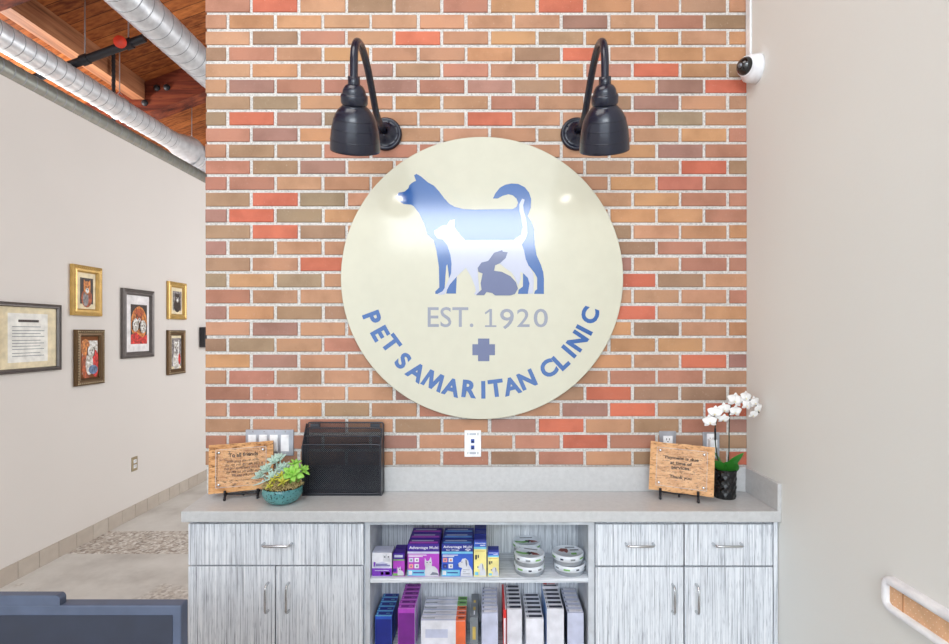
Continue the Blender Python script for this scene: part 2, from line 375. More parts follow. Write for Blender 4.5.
# ---- roof timbers
def purlin(x, z1h, wdt, y0, y1, nm, m):
    o = MB(); zt0 = roofz(x - wdt / 2); zt1 = roofz(x + wdt / 2)
    o.hexa([(x - wdt / 2, y0, zt0 - z1h), (x + wdt / 2, y0, zt0 - z1h), (x + wdt / 2, y1, zt0 - z1h), (x - wdt / 2, y1, zt0 - z1h),
            (x - wdt / 2, y0, zt0), (x + wdt / 2, y0, zt1), (x + wdt / 2, y1, zt1), (x - wdt / 2, y1, zt0)], m)
    struct(o, nm)
def rafter(y, h, wdt, xa, xb, nm, m, bolts=()):
    o = MB()
    o.hexa([(xa, y, roofz(xa) - h), (xb, y, roofz(xb) - h), (xb, y + wdt, roofz(xb) - h), (xa, y + wdt, roofz(xa) - h),
            (xa, y, roofz(xa)), (xb, y, roofz(xb)), (xb, y + wdt, roofz(xb)), (xa, y + wdt, roofz(xa))], m)
    for bx, bz in bolts:
        p = P(bx, bz, y)
        o.slathe([(0, .03), (.02, .028), (.034, .014), (.036, 0)], 'pipe_black', 12, axisT(p, (0, -1, 0)))
    struct(o, nm)
purlin(-3.86, .16, .14, -3, 5.98, 'trim_1', 'tan_wood')
purlin(-4.9, .2, .12, -3, 9.5, 'trim_2', 'beam_wood')
purlin(-2.3, .2, .12, -3, 9.5, 'trim_3', 'beam_wood')
rafter(6.0, .36, .2, -7.9, 1.1, 'trim_4', 'rafter_wood', [(157, 88), (167, 87.5), (139.5, 96), (145, 103)])
rafter(8.3, .3, .2, -7.9, 1.1, 'trim_5', 'rafter_wood')
rafter(4.0, .3, .2, -7.9, 1.1, 'trim_6', 'rafter_wood')
zt = Z_(121, 7.6)
struct(MB().box(-6.5, -2.2, 7.6, 7.75, zt - .02, zt + .13, 'rafter_wood'), 'trim_7')

# ---- ducts, pipe, pole, hangers
def spiral(mb, c, z, r, y0, y1, pit=.1, gm='galvanised'):
    prof, ms = [], []
    y = y0
    while y < y1 - 1e-6:
        ye = min(y + pit, y1)
        prof += [(r, y), (r, ye - .012), (r + .002, ye - .010), (r + .002, ye - .003)]
        ms += [gm, gm, 'galv_dark', gm]; y = ye
    prof.append((r, y1)); 
    T = Matrix.Translation((c, 0, z)) @ Matrix(((1, 0, 0, 0), (0, 0, 1, 0), (0, -1, 0, 0), (0, 0, 0, 1)))
    mb.lathe(prof, ms, 28, T); return T
D1 = (-3.6, HC + 2.2)
d = empty('spiral_duct', (D1[0], 5, D1[1]), 'silver spiral duct with a wider cone end, running above the top of the left wall', 'duct')
q = MB(); spiral(q, D1[0], D1[1], .103, -2.5, 6.15); q.build('pipe_run', d)
q = MB(); T = Matrix.Translation((D1[0], 0, D1[1])) @ Matrix(((1, 0, 0, 0), (0, 0, 1, 0), (0, -1, 0, 0), (0, 0, 0, 1)))
q.slathe([(.103, 6.13), (.108, 6.16), (.108, 6.2), (.17, 6.5), (.172, 6.53)], 'galvanised', 28, T); q.build('reducer_cone', d)
q = MB(); spiral(q, D1[0], D1[1] - .02, .168, 6.5, 9.45, .14); q.build('wide_run', d)
q = MB(); q.slathe([(.085, -.16), (.085, -.40), (.09, -.41), (.09, -.43), (.085, -.44), (.085, -.60)], 'galvanised', 24, Matrix.Translation((D1[0], 6.72, D1[1])))
q.slathe([(.0, -.60), (.085, -.60)], 'galvanised', 24, Matrix.Translation((D1[0], 6.72, D1[1])))
q.build('branch_collar', d)
D2 = (-3.3, HC + 1.80)
q = MB(); spiral(q, D2[0], D2[1], .068, -2.5, 6.4, .09, 'galv_dull'); o = q.build('spiral_duct'); tag(o, 'thin dull spiral duct lying just over the left wall top, below the bright one', 'duct')
D3 = (-2.77, HC + 2.60)
q = MB(); spiral(q, D3[0], D3[1], .149, -2.5, 9.45, .13); o = q.build('spiral_duct'); tag(o, 'big spiral duct close under the roof beside the top of the brick wall', 'duct')
def hanger(px, ydist, c, z, r, lab):
    h = empty('duct_hanger', (c, ydist, roofz(c)), lab, 'hanger', 'duct hangers')
    MB().tube([(c, ydist, roofz(c)), (c, ydist, z + r + .06)], .005, 'strap', 8).build('rod', h)
    a = [(c + math.sin(t_) * (r + .006), ydist, z + math.cos(t_) * (r + .006)) for t_ in [k * PI / 14 for k in range(-14, 15)]]
    q = MB().tube(a, .005, 'strap', 6); q.tube([a[8], (c, ydist, z + r + .06), a[20]], .004, 'strap', 6); q.build('strap', h)
hanger(119.6, F * 3.6 / (CX - 119.6), D1[0], D1[1], .103, 'thin steel hanger rod with strap around the bright spiral duct, nearer the camera')
hanger(191.7, F * 3.6 / (CX - 191.7), D1[0], D1[1] - .02, .168, 'thin steel hanger rod with strap around the wide end of the duct')
yp = F * 3.75 / (CX - 113.5)
q = MB(); z = 0.0; seg = []
while z < roofz(-3.75): seg.append(z); z += .05
q.tube([(-3.75, yp, 0), (-3.75, yp, roofz(-3.75))], .016, 'pipe_black', 10)
for z in seg: q.tube([(-3.75, yp, z), (-3.75, yp, z + .02)], .019, 'pipe_black', 10)
tag(q.build('conduit_pole'), 'black ribbed upright conduit rising behind the left wall to the roof', 'conduit')
pa = P(73.5, 64, 4.7); pb = P(150, 36, 4.7); dv = (pb - pa)
pe, pf = pa - dv * 1.3, pa + dv * .93
s_ = empty('sprinkler_pipe', pa, 'black sloping sprinkler pipe under the timber roof', 'pipe')
MB().tube([pe, pf], .034, 'pipe_black', 14).build('pipe', s_)
for k in (.15, .72):
    c_ = pa + dv * k; MB().tube([c_ - dv.normalized() * .03, c_ + dv.normalized() * .03], .044, 'pipe_black', 14).build('coupling', s_)
    a_ = MB(); a_.tube([c_ + Vector((0, 0, .03)), Vector((c_.x, c_.y, roofz(c_.x)))], .006, 'strap', 6); a_.build('hanger_rod', s_)
c_ = pa + dv * .69
q = MB(); q.tube([c_, c_ + Vector((0, -.06, -.02))], .016, 'red_paint', 10); q.slathe([(0, .05), (.05, .045), (.052, .04), (.02, .03), (.02, 0)], 'red_paint', 14, axisT(c_ + Vector((0, -.06, -.02)), (.3, -1, -.2)))
tag(q.build('sprinkler_head', s_), 'red sprinkler head')

# ================================================================== SIGN
ZS = YB - .028
sy = ZS; cs = P(482, 278, sy); RS = 141.3 * sy / F
sg = empty('wall_sign', (cs.x, YB - .005, cs.z - RS), 'large round cream clinic sign with blue dog emblem on the brick wall', 'sign')
q = MB(); T = Matrix.Translation((cs.x, sy, cs.z)) @ Matrix.Rotation(PI / 2, 4, 'X')
q.lathe([(0, 0), (RS - .002, 0), (RS, -.002), (RS, -.022), (0, -.022)], ['sign_cream', 'sign_cream', 'sign_edge', 'sign_edge'], 128, T, False)
q.build('disc', sg)
def spx(poly): return [(X_(a, sy), Z_(b, sy)) for a, b in poly]
DOG = [(414.1,175.3),(416.5,173.9),(420.9,176.4),(427.9,182.4),(433.9,185.7),(439.3,191.6),(444.2,198.2),(449.1,203.6),(454.6,206.8),(463.3,209),(475,209.6),(490,209.3),(512.8,209),(516.6,206.8),(517.9,203),(516.6,198.7),(512.8,195.4),(508.5,194.3),(503,195.7),(497.6,198.5),(493,198.5),(495.4,193.3),(499.8,187.8),(505.2,184.8),(511.7,183.5),(518.3,184),(524.8,187.3),(529.1,192.7),(531.1,198.7),(530.8,207.4),(527.8,216.1),(531.3,221.5),(534,229.1),(534.7,244.1),(536.5,255),(540.9,264.8),(543.3,272.4),(543.9,278.9),(543.9,293.9),(534.1,293.9),(534.9,290.9),(537.1,289.2),(537.1,277.8),(534.9,273.5),(529,266),(527,270),(529.5,276.7),(529.5,283.3),(527.8,293.9),(518,293.9),(518.6,289.8),(522.9,286.5),(523,273.5),(521,262),(514,256),(500,255),(470,255),(458,259),(456.7,277.8),(456,293.6),(446.2,293.6),(449,281),(448.6,273.5),(447.3,264.2),(446.2,265.9),(444.6,288.7),(441.3,293.9),(435.3,293.9),(435.3,291.4),(439.3,287.6),(438.9,267),(436.4,250.7),(433.7,240.3),(427.2,234.3),(424.1,223.7),(419.2,213.4),(413.8,206.3),(411.1,204.7),(403.5,204.1),(399.7,201.4),(397,197.6),(396.4,196),(398.6,192.7),(404.6,191.6),(408.4,188.4),(409.5,185.1),(412.5,182.5),(416,180.8)]
CAT = [(454.9,219.3),(450.2,219.9),(447,224.8),(441.5,225.9),(437.2,229.1),(434.1,230.8),(434.2,233.3),(437,238.2),(442.9,239.8),(447.3,245.2),(450.5,255),(451.6,263.7),(451.1,273.5),(445.7,286.5),(442.4,291.4),(438,293.6),(439.1,294.9),(444.6,294.3),(450,284.3),(457.6,275.7),(465.8,268),(471.2,276.7),(475,286.5),(475.9,291.4),(474.1,294.1),(477.2,295.2),(479.3,290.9),(478.3,278.9),(477.5,268),(488,262),(500.7,264.2),(504.5,267.5),(511.5,272.4),(514.8,277.8),(517.5,284.3),(518,286),(520.8,278.9),(520.2,271.8),(523.5,273.5),(527.8,277.8),(530,285.4),(527.8,293.6),(533.3,293.6),(533.8,282.2),(533.3,273.5),(528.9,266.4),(525.7,259.3),(524,250.7),(521.8,244.7),(525.7,238.7),(527.3,233.3),(527,225.9),(525.9,218.3),(523.7,210.7),(523.2,205.2),(524.6,199.8),(522.1,198.7),(519.3,204.1),(519.3,210.7),(521,217.2),(522.6,227),(521,234.6),(519.7,235.4),(513.7,239.8),(501.7,240),(480,240),(465.2,240),(460.9,235.4),(456.5,230),(454.6,227)]
RAB = [(494.1,252.8),(502.3,250.1),(502.8,251.7),(507.7,252.3),(505.5,258.3),(500.1,263.2),(495.2,265.3),(494.1,270.8),(501.7,271.8),(510.4,276.2),(515.9,282.2),(518,288.7),(514.8,294.1),(510.4,295.5),(495.2,295.5),(492,293),(486.5,292),(484.3,295.2),(476.1,295.2),(477.2,293.6),(481.5,289.8),(480.7,283.3),(482.6,273.5),(478.3,271.8),(477.7,268),(481.5,262.6),(488,261),(489.8,258.8)]
tag(MB().prism(spx(DOG), sy - .0008, sy, 'sign_blue').build('dog_emblem', sg), 'blue standing dog silhouette')
tag(MB().prism(spx(CAT), sy - .0014, sy - .0002, 'sign_lav').build('cat_emblem', sg), 'pale lavender walking cat silhouette')
tag(MB().prism(spx(RAB), sy - .0020, sy - .0004, 'sign_grey').build('rabbit_emblem', sg), 'grey-blue sitting rabbit silhouette')
CR = [(478,338.5),(489.4,338.5),(489.4,344.2),(495,344.2),(495,355.2),(489.4,355.2),(489.4,361.2),(478,361.2),(478,355.2),(472.4,355.2),(472.4,344.2),(478,344.2)]
tag(MB().prism(spx(CR), sy - .0008, sy, 'sign_grey').build('cross_emblem', sg), 'grey-blue cross')
q = MB(); Tt = Matrix.Translation((0, sy - .0001, 0))
def fitpx(x0, x1, y0, y1): return (X_(x0, sy), X_(x1, sy), Z_(y1, sy), Z_(y0, sy))
q.text('EST.', 'sign_text', Tt, fitpx(427.7, 473.4, 307, 327.2), .006); tag(q.build('abbreviation_lettering', sg), 'grey EST. lettering'); q = MB()
q.prism(spx([(484.8, 312.6), (489.6, 309), (492.0, 309), (492.0, 325.3), (496.4, 325.3), (496.4, 327), (485, 327), (485, 325.3), (489.4, 325.3), (489.4, 311.6), (485.4, 314.4)]), sy - .0007, sy - .0001, 'sign_text')
for ch, a, b_, c_, d_ in (('9', 500.1, 513.9, 308.8, 329.2), ('2', 517, 529.6, 308.8, 327), ('0', 533.7, 547.9, 308.8, 327.3)): q.text(ch, 'sign_text', Tt, fitpx(a, b_, c_, d_), .006)
tag(q.build('year_lettering', sg), 'grey founding year lettering')
q = MB()
for ch, lx, ly in zip('PETSAMARITANCLINIC', *zip(*[(372.2,318),(380.2,333.6),(391,343.7),(403,360.8),(416.6,371.9),(433.7,380.4),(451.6,387.2),(469.6,389),(483.3,389.8),(495.9,388.1),(511.6,386.0),(527,379.6),(548.4,368.5),(560.8,361.2),(568.9,351.4),(577.4,341),(584.2,330),(589.8,315.4)])):
    ang = math.atan2(-(ly - 277), lx - 482) + PI / 2        # tops towards the sign centre
    p = P(lx, ly, sy)
    if ch == 'M':
        k_ = 17.6 * sy / F
        q.prism([(a * k_, b_ * k_) for a, b_ in [(-.62, -.5), (-.44, .5), (-.20, .5), (0, -.08), (.20, .5), (.44, .5), (.62, -.5), (.39, -.5), (.31, .10), (.09, -.5), (-.09, -.5), (-.31, .10), (-.39, -.5)]], -.0007, 0, 'sign_blue', Matrix.Translation((p.x, sy - .0001, p.z)) @ Matrix.Rotation(-ang, 4, 'Y')); continue
    q.text(ch, 'sign_blue', Matrix.Translation((p.x, sy - .0001, p.z)) @ Matrix.Rotation(-ang, 4, 'Y'), None, .016 if ch == 'M' else .042, .0007, 17.6 * sy / F)
tag(q.build('name_lettering', sg), 'blue curved clinic name lettering')

# ================================================================== WALL LAMPS
def wall_lamp(xw, sgn, lab):
    X = xw; zc = HC + (333 - 135) * YB / F
    a = empty('wall_lamp', (X, YB - .005, zc), lab, 'lamp', 'gooseneck lamps above the sign')
    T = axisT((X, YB - .004, zc), (0, -1, 0))
    q = MB().slathe([(.068, 0), (.068, .012), (.064, .017), (.058, .018), (.055, .015), (.046, .015), (.042, .02), (.02, .026), (.016, .05), (.016, .05)], 'black_metal', 40, T)
    for k in range(10):
        an = 2 * PI * k / 10; q.ball((.0505 * math.cos(an), .0505 * math.sin(an), .015), .004, 'black_metal', 8, T)
    q.build('canopy', a)
    ys = 1.715
    pts = [(YB - .03, zc), (2.12, zc), (2.06, zc + .012), (2.01, zc + .045), (1.96, zc + .080), (1.90, zc + .114), (1.85, zc + .131), (1.80, zc + .133), (1.755, zc + .117), (1.728, zc + .085), (1.717, zc + .05), (ys, zc + .005), (ys, zc - .045)]
    P3 = []
    for i in range(len(pts) - 1):
        p0 = Vector(pts[max(i - 1, 0)]); p1 = Vector(pts[i]); p2 = Vector(pts[i + 1]); p3 = Vector(pts[min(i + 2, len(pts) - 1)])
        for k in range(4):
            u = k / 4; P3.append(.5 * ((2 * p1) + (p2 - p0) * u + (2 * p0 - 5 * p1 + 4 * p2 - p3) * u * u + (3 * p1 - p0 - 3 * p2 + p3) * u ** 3))
    P3.append(Vector(pts[-1]))
    MB().tube([(X, p[0], p[1]) for p in P3], .0128, 'black_metal', 16).build('arm', a)
    tl = math.radians(30); ax = Vector((sgn * .10, math.sin(tl), -math.cos(tl))).normalized()
    top = Vector((X, ys, zc - .027)); T = axisT(top, ax)
    MB().slathe([(0, -.012), (.019, -.012), (.019, .02), (.017, .024)], 'black_metal', 6, T).build('collar', a)
    prof = [(.018, .010), (.028, .016), (.035, .027), (.0375, .038), (.0375, .041), (.0415, .042), (.043, .046), (.043, .066), (.040, .072), (.037, .074), (.044, .080), (.053, .089), (.061, .101), (.0675, .115), (.0725, .132), (.077, .152), (.0805, .178), (.083, .208), (.083, .215), (.0815, .215), (.079, .18), (.070, .13), (.05, .095), (.03, .08)]
    q = MB().slathe(prof, 'black_metal', 48, T)
    sh = q.build('shade', a)
    q = MB()
    for h, rr in ((.041, .0385), (.116, .0682), (.145, .0758), (.180, .0810)):
        q.slathe([(rr - .0006, h - .0014), (rr + .0011, h), (rr, h + .0014), (rr - .001, h), (rr - .0006, h - .0014)], 'black_metal', 48, T)
    q.build('bead_ring', sh)
    q = MB().ball((0, 0, .140), .026, 'bulb_glow', 20, T, (1, 1, 1.1)); q.build('bulb', a)
    q = MB().slathe([(.016, .118), (.016, .085), (.014, .08)], 'off_white', 16, T); q.build('socket', a)
    return T @ Vector((0, 0, .2))
b1 = wall_lamp(X_(386, YB), -1, 'black gooseneck wall lamp above the left side of the round sign')
b2 = wall_lamp(X_(576.5, YB), 1, 'black gooseneck wall lamp above the right side of the round sign')

# ================================================================== CABINETS AND WORKTOP
YF, YC = 1.989, 2.01
ZT = .8725; SC = F / YC
xcl, xcr = -1.128, XR
c = empty('countertop', (0, 2.1, ZT - .0405), 'long speckled grey quartz countertop along the brick wall', 'countertop')
q = MB(); q.hexa([(xcl, YF, ZT - .0405), (xcr, YF, ZT - .0405), (xcr, 2.255, ZT - .0405), (xcl - .028, 2.255, ZT - .0405), (xcl, YF, ZT), (xcr, YF, ZT), (xcr, 2.255, ZT), (xcl - .028, 2.255, ZT)], 'quartz'); q.build('slab', c, .003)
MB().box(xcl - .028, xcr, 2.238, 2.255, ZT, ZT + .102, 'quartz').build('backsplash', c, .002)
MB().box(xcr - .014, xcr, YF, 2.238, ZT, ZT + .102, 'quartz').build('side_splash', c, .002)
ZCB = ZT - .0405
def handle(mb, p0, p1, out=.03):
    """bar pull between two fixing points on the front plane"""
    p0, p1 = Vector(p0), Vector(p1); d = (p1 - p0).normalized(); o = Vector((0, -out, 0))
    pts = [p0, p0 + o * .55, p0 + o * .85 + d * .004, p0 + o + d * .012, p1 + o - d * .012, p1 + o * .85 - d * .004, p1 + o * .55, p1]
    mb.tube(pts, .0048, 'chrome', 12); return mb
def front(name, par, px0, px1, py0, py1, hp, hlab=None):
    x0, x1 = X_(px0, YC), X_(px1, YC); z1 = Z_(py0, YC); z0 = Z_(py1, YC) if py1 is not None else .105
    o = MB().box(x0, x1, YC, YC + .018, z0, z1, 'laminate').build(name, par, .0012)
    (ax, az), (bx, bz) = hp
    pa_, pb_ = P(ax, az, YC - .03), P(bx, bz, YC - .03); pa_.y = pb_.y = YC
    handle(MB(), pa_, pb_).build('handle', o)
def carcass(par, x0, x1):
    q = MB(); q.box(x0, x0 + .018, YC + .02, 2.255, .1, ZCB, 'laminate'); q.box(x1 - .018, x1, YC + .02, 2.255, .1, ZCB, 'laminate')
    q.box(x0 + .018, x1 - .018, 2.24, 2.255, .1, ZCB, 'laminate'); q.box(x0 + .018, x1 - .018, YC + .02, 2.24, .1, .118, 'laminate'); q.box(x0 + .018, x1 - .018, YC + .02, 2.24, ZCB - .018, ZCB, 'laminate')
    q.build('carcass', par)
    MB().box(x0 + .005, x1 - .005, YC + .06, 2.25, 0, .1, 'pipe_black').build('toe_kick', par)
xa, xb = X_(187.3, YC), X_(365.4, YC)
k1 = empty('base_cabinet', ((xa + xb) / 2, 2.13, 0), 'striped grey base cabinet with one wide drawer at the left end of the counter', 'cabinet')
carcass(k1, xa, xb)
front('drawer', k1, 188.2, 363.3, 524, 565, ((261, 546.5), (289, 546.5)))
front('door', k1, 188.2, 274.8, 566.6, None, ((265, 586.5), (265, 614.5)))
front('door', k1, 276, 362.8, 566.6, None, ((286, 586.5), (286, 614.5)))
xa2, xb2 = X_(594.4, YC), XR - .003
k2 = empty('base_cabinet', ((xa2 + xb2) / 2, 2.13, 0), 'striped grey base cabinet with two drawers against the right wall', 'cabinet')
carcass(k2, xa2, xb2)
front('drawer', k2, 595.6, 683.4, 524.5, 565.6, ((627.7, 546.6), (655.3, 546.6)))
front('drawer', k2, 685, 772.8, 524.5, 565.6, ((716.3, 546.6), (744.3, 546.6)))
front('door', k2, 595.6, 683.4, 567.3, None, ((675, 588), (675, 615.5)))
front('door', k2, 685, 772.8, 567.3, None, ((699, 588), (699, 615.5)))
MB().box(X_(773.8, YC), xb2, YC, YC + .02, .1, ZCB, 'laminate').build('filler_strip', k2)
k3 = empty('shelf_unit', ((xb + xa2) / 2, 2.13, 0), 'open striped shelf unit full of pet products in the middle of the counter', 'shelf')
xs0, xs1 = X_(370, YC), X_(588.4, YC)
ZSH, ZBT = Z_(578.3, YC), .33
MB().box(xb + .0005, xs0, YC, 2.255, .1, ZCB, 'edge_band').build('side_panel', k3)
MB().box(xs1, xa2 - .0005, YC, 2.255, .1, ZCB, 'edge_band').build('side_panel', k3)
MB().box(xs0, xs1, 2.246, 2.255, .1, ZCB, 'laminate').build('back_panel', k3)
MB().box(xs0, xs1, YC, 2.246, Z_(524.7, YC), ZCB, 'edge_band').build('top_rail', k3)
MB().box(xs0, xs1, YC + .004, 2.246, ZSH - .018, ZSH, 'laminate_shelf').build('shelf', k3)
MB().box(xs0, xs1, YC, 2.246, ZBT - .018, ZBT, 'laminate_shelf').build('bottom_shelf', k3)
MB().box(xs0, xs1, YC, YC + .018, .1, ZBT - .018, 'laminate').build('plinth_panel', k3)

# ================================================================== UPPER SHELF PRODUCTS
G = .0006
CATP = [(.05,0),(0,.2),(.06,.45),(.0,.62),(.02,.95),(.14,.78),(.3,.80),(.44,1),(.52,.7),(.5,.52),(.7,.5),(.9,.36),(1,.12),(.98,0)]
DOGP = [(.18,0),(.2,.25),(.3,.46),(.1,.5),(0,.62),(.06,.74),(.2,.8),(.3,.96),(.52,1),(.7,.86),(.76,.62),(.86,.5),(.98,.3),(1,0)]
class Carton:
    def __init__(s, x0, x1, yf, dep, zb, h, body, top=None, side=None):
        s.x0, s.x1, s.yf, s.zb, s.h, s.q = x0, x1, yf, zb, h, MB(); s.w = x1 - x0
        q = s.q; y1 = yf + dep; z1 = zb + h
        vs = [(x0, yf, zb), (x1, yf, zb), (x1, y1, zb), (x0, y1, zb), (x0, yf, z1), (x1, yf, z1), (x1, y1, z1), (x0, y1, z1)]
        q.add(vs, [(0, 1, 5, 4), (0, 3, 2, 1), (2, 3, 7, 6)], body); q.add(vs, [(4, 5, 6, 7)], top or body); q.add(vs, [(1, 2, 6, 5), (3, 0, 4, 7)], side or body)
    def patch(s, u0, u1, w0, w1, m, l=1):
        e = G * l
        s.q.box(s.x0 + u0 * s.w, s.x0 + u1 * s.w, s.yf - e, s.yf + .0001, s.zb + w0 * s.h, s.zb + w1 * s.h, m); return s
    def shape(s, pts, u0, u1, w0, w1, m, l=2):
        pl = [(s.x0 + (u0 + a * (u1 - u0)) * s.w, s.zb + (w0 + b_ * (w1 - w0)) * s.h) for a, b_ in pts]
        s.q.prism(pl, s.yf - G * l, s.yf, m); return s
    def words(s, body, u0, u1, w0, w1, m, l=2, bold=.01):
        s.q.text(body, m, Matrix.Translation((0, s.yf - G * (l - 1), 0)), (s.x0 + u0 * s.w, s.x0 + u1 * s.w, s.zb + w0 * s.h, s.zb + w1 * s.h), bold, G); return s
    def top(s, u0, u1, v0, v1, dep, m):
        z = s.zb + s.h; s.q.box(s.x0 + u0 * s.w, s.x0 + u1 * s.w, s.yf + v0 * dep, s.yf + v1 * dep, z - .0001, z + G, m); return s
    def done(s, name, lab, cat, group=None): return tag(s.q.build(name), lab, cat, group)
y0 = YC + .016
c_ = Carton(-.4325, -.358, y0 + .004, .066, ZSH, .087, 'c_white', 'c_lav', 'c_lav')
def lines(c, u0, u1, ws, m, h=.012, l=2):
    for k, w in enumerate(ws): c.patch(u0, u1 - (k % 2) * .12, w, w + h, m, l)
    return c
c_.patch(0, 1, 0, .33, 'c_purple').shape([(0, 0), (.9, .1), (1, .5), (.5, 1), (.1, .7)], .1, .95, .33, .62, 'c_lav', 1).patch(.08, .18, .4, .6, 'c_purple').shape(CATP, .55, .95, .62, .95, 'c_fur', 2)
c_.patch(.62, .68, .8, .85, 'c_black', 3).patch(.8, .86, .8, .85, 'c_black', 3).patch(.45, .58, .05, .18, 'c_white').patch(.68, .9, .05, .18, 'c_white')
lines(c_, .2, .9, [.43, .49], 'c_violet', .03); lines(c_, .15, .85, [.22], 'c_lav', .03)
c_.done('carton', 'white and purple carton with a cat picture, leftmost on the open shelf', 'box')
def copies(first, labels, dy, group, dz=None):
    """first is the front one; each copy stands one step further back"""
    for k, lab in enumerate(labels):
        if k == 0: first['label'] = lab; first['group'] = group; continue
        o = first.copy(); COL.objects.link(o); o.location = (0, dy * k, dz[k] if dz else 0); o['label'] = lab; o['group'] = group
c_ = Carton(-.352, -.3095, y0, .038, ZSH, .0875, 'c_magenta', 'c_violet', 'c_plum')
c_.patch(0, 1, .74, 1, 'c_violet').patch(0, 1, .68, .73, 'c_green').patch(0, .3, .2, .34, 'c_violet').patch(0, .9, .03, .13, 'c_green').shape(CATP, .38, .95, .05, .44, 'c_fur').patch(.12, .85, .82, .92, 'c_lav', 2).patch(.55, .62, .28, .33, 'c_black', 3).patch(.74, .8, .28, .33, 'c_black', 3)
o = c_.done('carton', '', 'box'); copies(o, ['small magenta cat carton, front one of the narrow pair', 'small magenta cat carton, half hidden behind its twin'], .043, 'small magenta cartons')
def big(x0, x1, head, body, foot, sub, pic, side, lab, group, dep=.05, dy=.058):
    c = Carton(x0, x1, y0, dep, ZSH, .122, body, head, side)
    c.patch(0, 1, .765, 1, head).patch(0, 1, .70, .765, 'c_cyan' if sub else 'c_lav').patch(0, .58, .02, .2, foot)
    c.words('Advantage Multi', .05, .97, .85 if sub else .82, .95 if sub else .93, 'c_white', 2, .012)
    if sub:
        c.words('for Dogs', .14, .56, .785, .835, 'c_white', 2, .01)
        for k in range(5):
            a = PI * (.1 + .2 * k); c.patch(.84 + .07 * math.cos(a) - .018, .84 + .07 * math.cos(a) + .018, .80 + .03 * math.sin(a), .825 + .03 * math.sin(a), 'c_white', 2)
        c.patch(.8, .88, .78, .805, 'c_white', 2)
    for a, b_, m in ((.04, .44, 'c_lav'), (.22, .44, 'c_white'), (.04, .25, 'c_rose'), (.22, .25, 'c_white')):
        if sub and a == .04: m = 'c_rose' if b_ > .3 else 'c_navy'
        c.patch(a, a + .14, b_, b_ + .13, m); c.patch(a + .05, a + .1, b_ + .035, b_ + .085, 'c_orange' if m == 'c_white' and b_ > .3 and sub else 'c_fur_dark', 2)
    lines(c, .03, .52 if sub else .6, [.645, .605], 'c_white', .022)
    c.patch(.03, .14, .05, .17, 'c_white', 2); lines(c, .18, .52, [.10], head, .03)
    if pic == 'cat':
        c.shape(CATP, .54, .99, .01, .60, 'c_fur'); c.shape([(.3, .0), (.5, .25), (.8, .2), (1, .1), (1, 0)], .6, .98, .05, .4, 'c_fur_dark', 3)
        c.patch(.60, .635, .42, .445, 'c_black', 3); c.patch(.70, .735, .42, .445, 'c_black', 3); c.patch(.655, .68, .375, .395, 'c_rose', 3)
    else:
        c.shape(DOGP, .52, .99, .01, .56, 'c_fur'); c.patch(.515, .545, .33, .37, 'c_black', 3); c.patch(.635, .66, .43, .455, 'c_black', 3)
        c.shape([(0, 1), (.4, .9), (.5, .3), (.3, 0), (.05, .4)], .76, .88, .30, .52, 'c_fur_dark', 3); lines(c, .68, .9, [.08, .14, .2], 'c_fur_dark', .012, 3)
    c.top(.05, .95, .12, .42, dep, 'c_sky' if sub else 'c_magenta'); c.top(.1, .8, .55, .68, dep, 'c_lav')
    o = c.done('carton', '', 'box'); copies(o, lab, dy, group); return o
big(-.298, -.1795, 'c_violet', 'c_magenta', 'c_cyan', 0, 'cat', 'c_violet', ['large purple cat carton, frontmost of its row', 'large purple cat carton, middle of its row of three', 'large purple cat carton, rearmost of its row by the back panel'], 'large purple cartons')
big(-.170, -.0530, 'c_navy', 'c_blue', 'c_cyan', 1, 'dog', 'c_navy', ['large blue dog carton, frontmost of its row', 'large blue dog carton, middle of its row of three', 'large blue dog carton, rearmost of its row by the back panel'], 'large blue cartons')
def yellow(x0, x1, h, dep):
    c = Carton(x0, x1, y0, dep, ZSH, h, 'c_yellow', 'c_navy', 'c_yellow')
    c.patch(0, 1, .80, 1, 'c_blue').patch(0, 1, .94, 1, 'c_navy', 2).patch(0, 1, .74, .80, 'c_cyan').words('Advantage', .08, .95, .87, .92, 'c_white', 2, .012).patch(.5, .92, .83, .85, 'c_white', 2)
    c.shape(DOGP, .3, .97, .02, .36, 'c_fur').patch(.28, .36, .24, .27, 'c_black', 3).shape([(0, 1), (.4, .9), (.5, .3), (.3, 0)], .66, .86, .16, .34, 'c_fur_dark', 3)
    c.patch(.08, .36, .04, .12, 'c_cyan', 3).patch(.1, .24, .46, .58, 'c_black').patch(.3, .4, .5, .58, 'c_black'); lines(c, .1, .9, [.68], 'c_gold', .012); return c
o = yellow(-.049, -.0025, .1385, .045).done('carton', '', 'box')
copies(o, ['tall yellow and blue dog carton, frontmost of its row', 'tall yellow and blue dog carton, second of its row', 'tall yellow and blue dog carton, at the back of its row'], .056, 'tall yellow cartons')
yellow(.0035, .0445, .098, .04).done('carton', 'short yellow and blue dog carton beside the tall yellow ones', 'box')
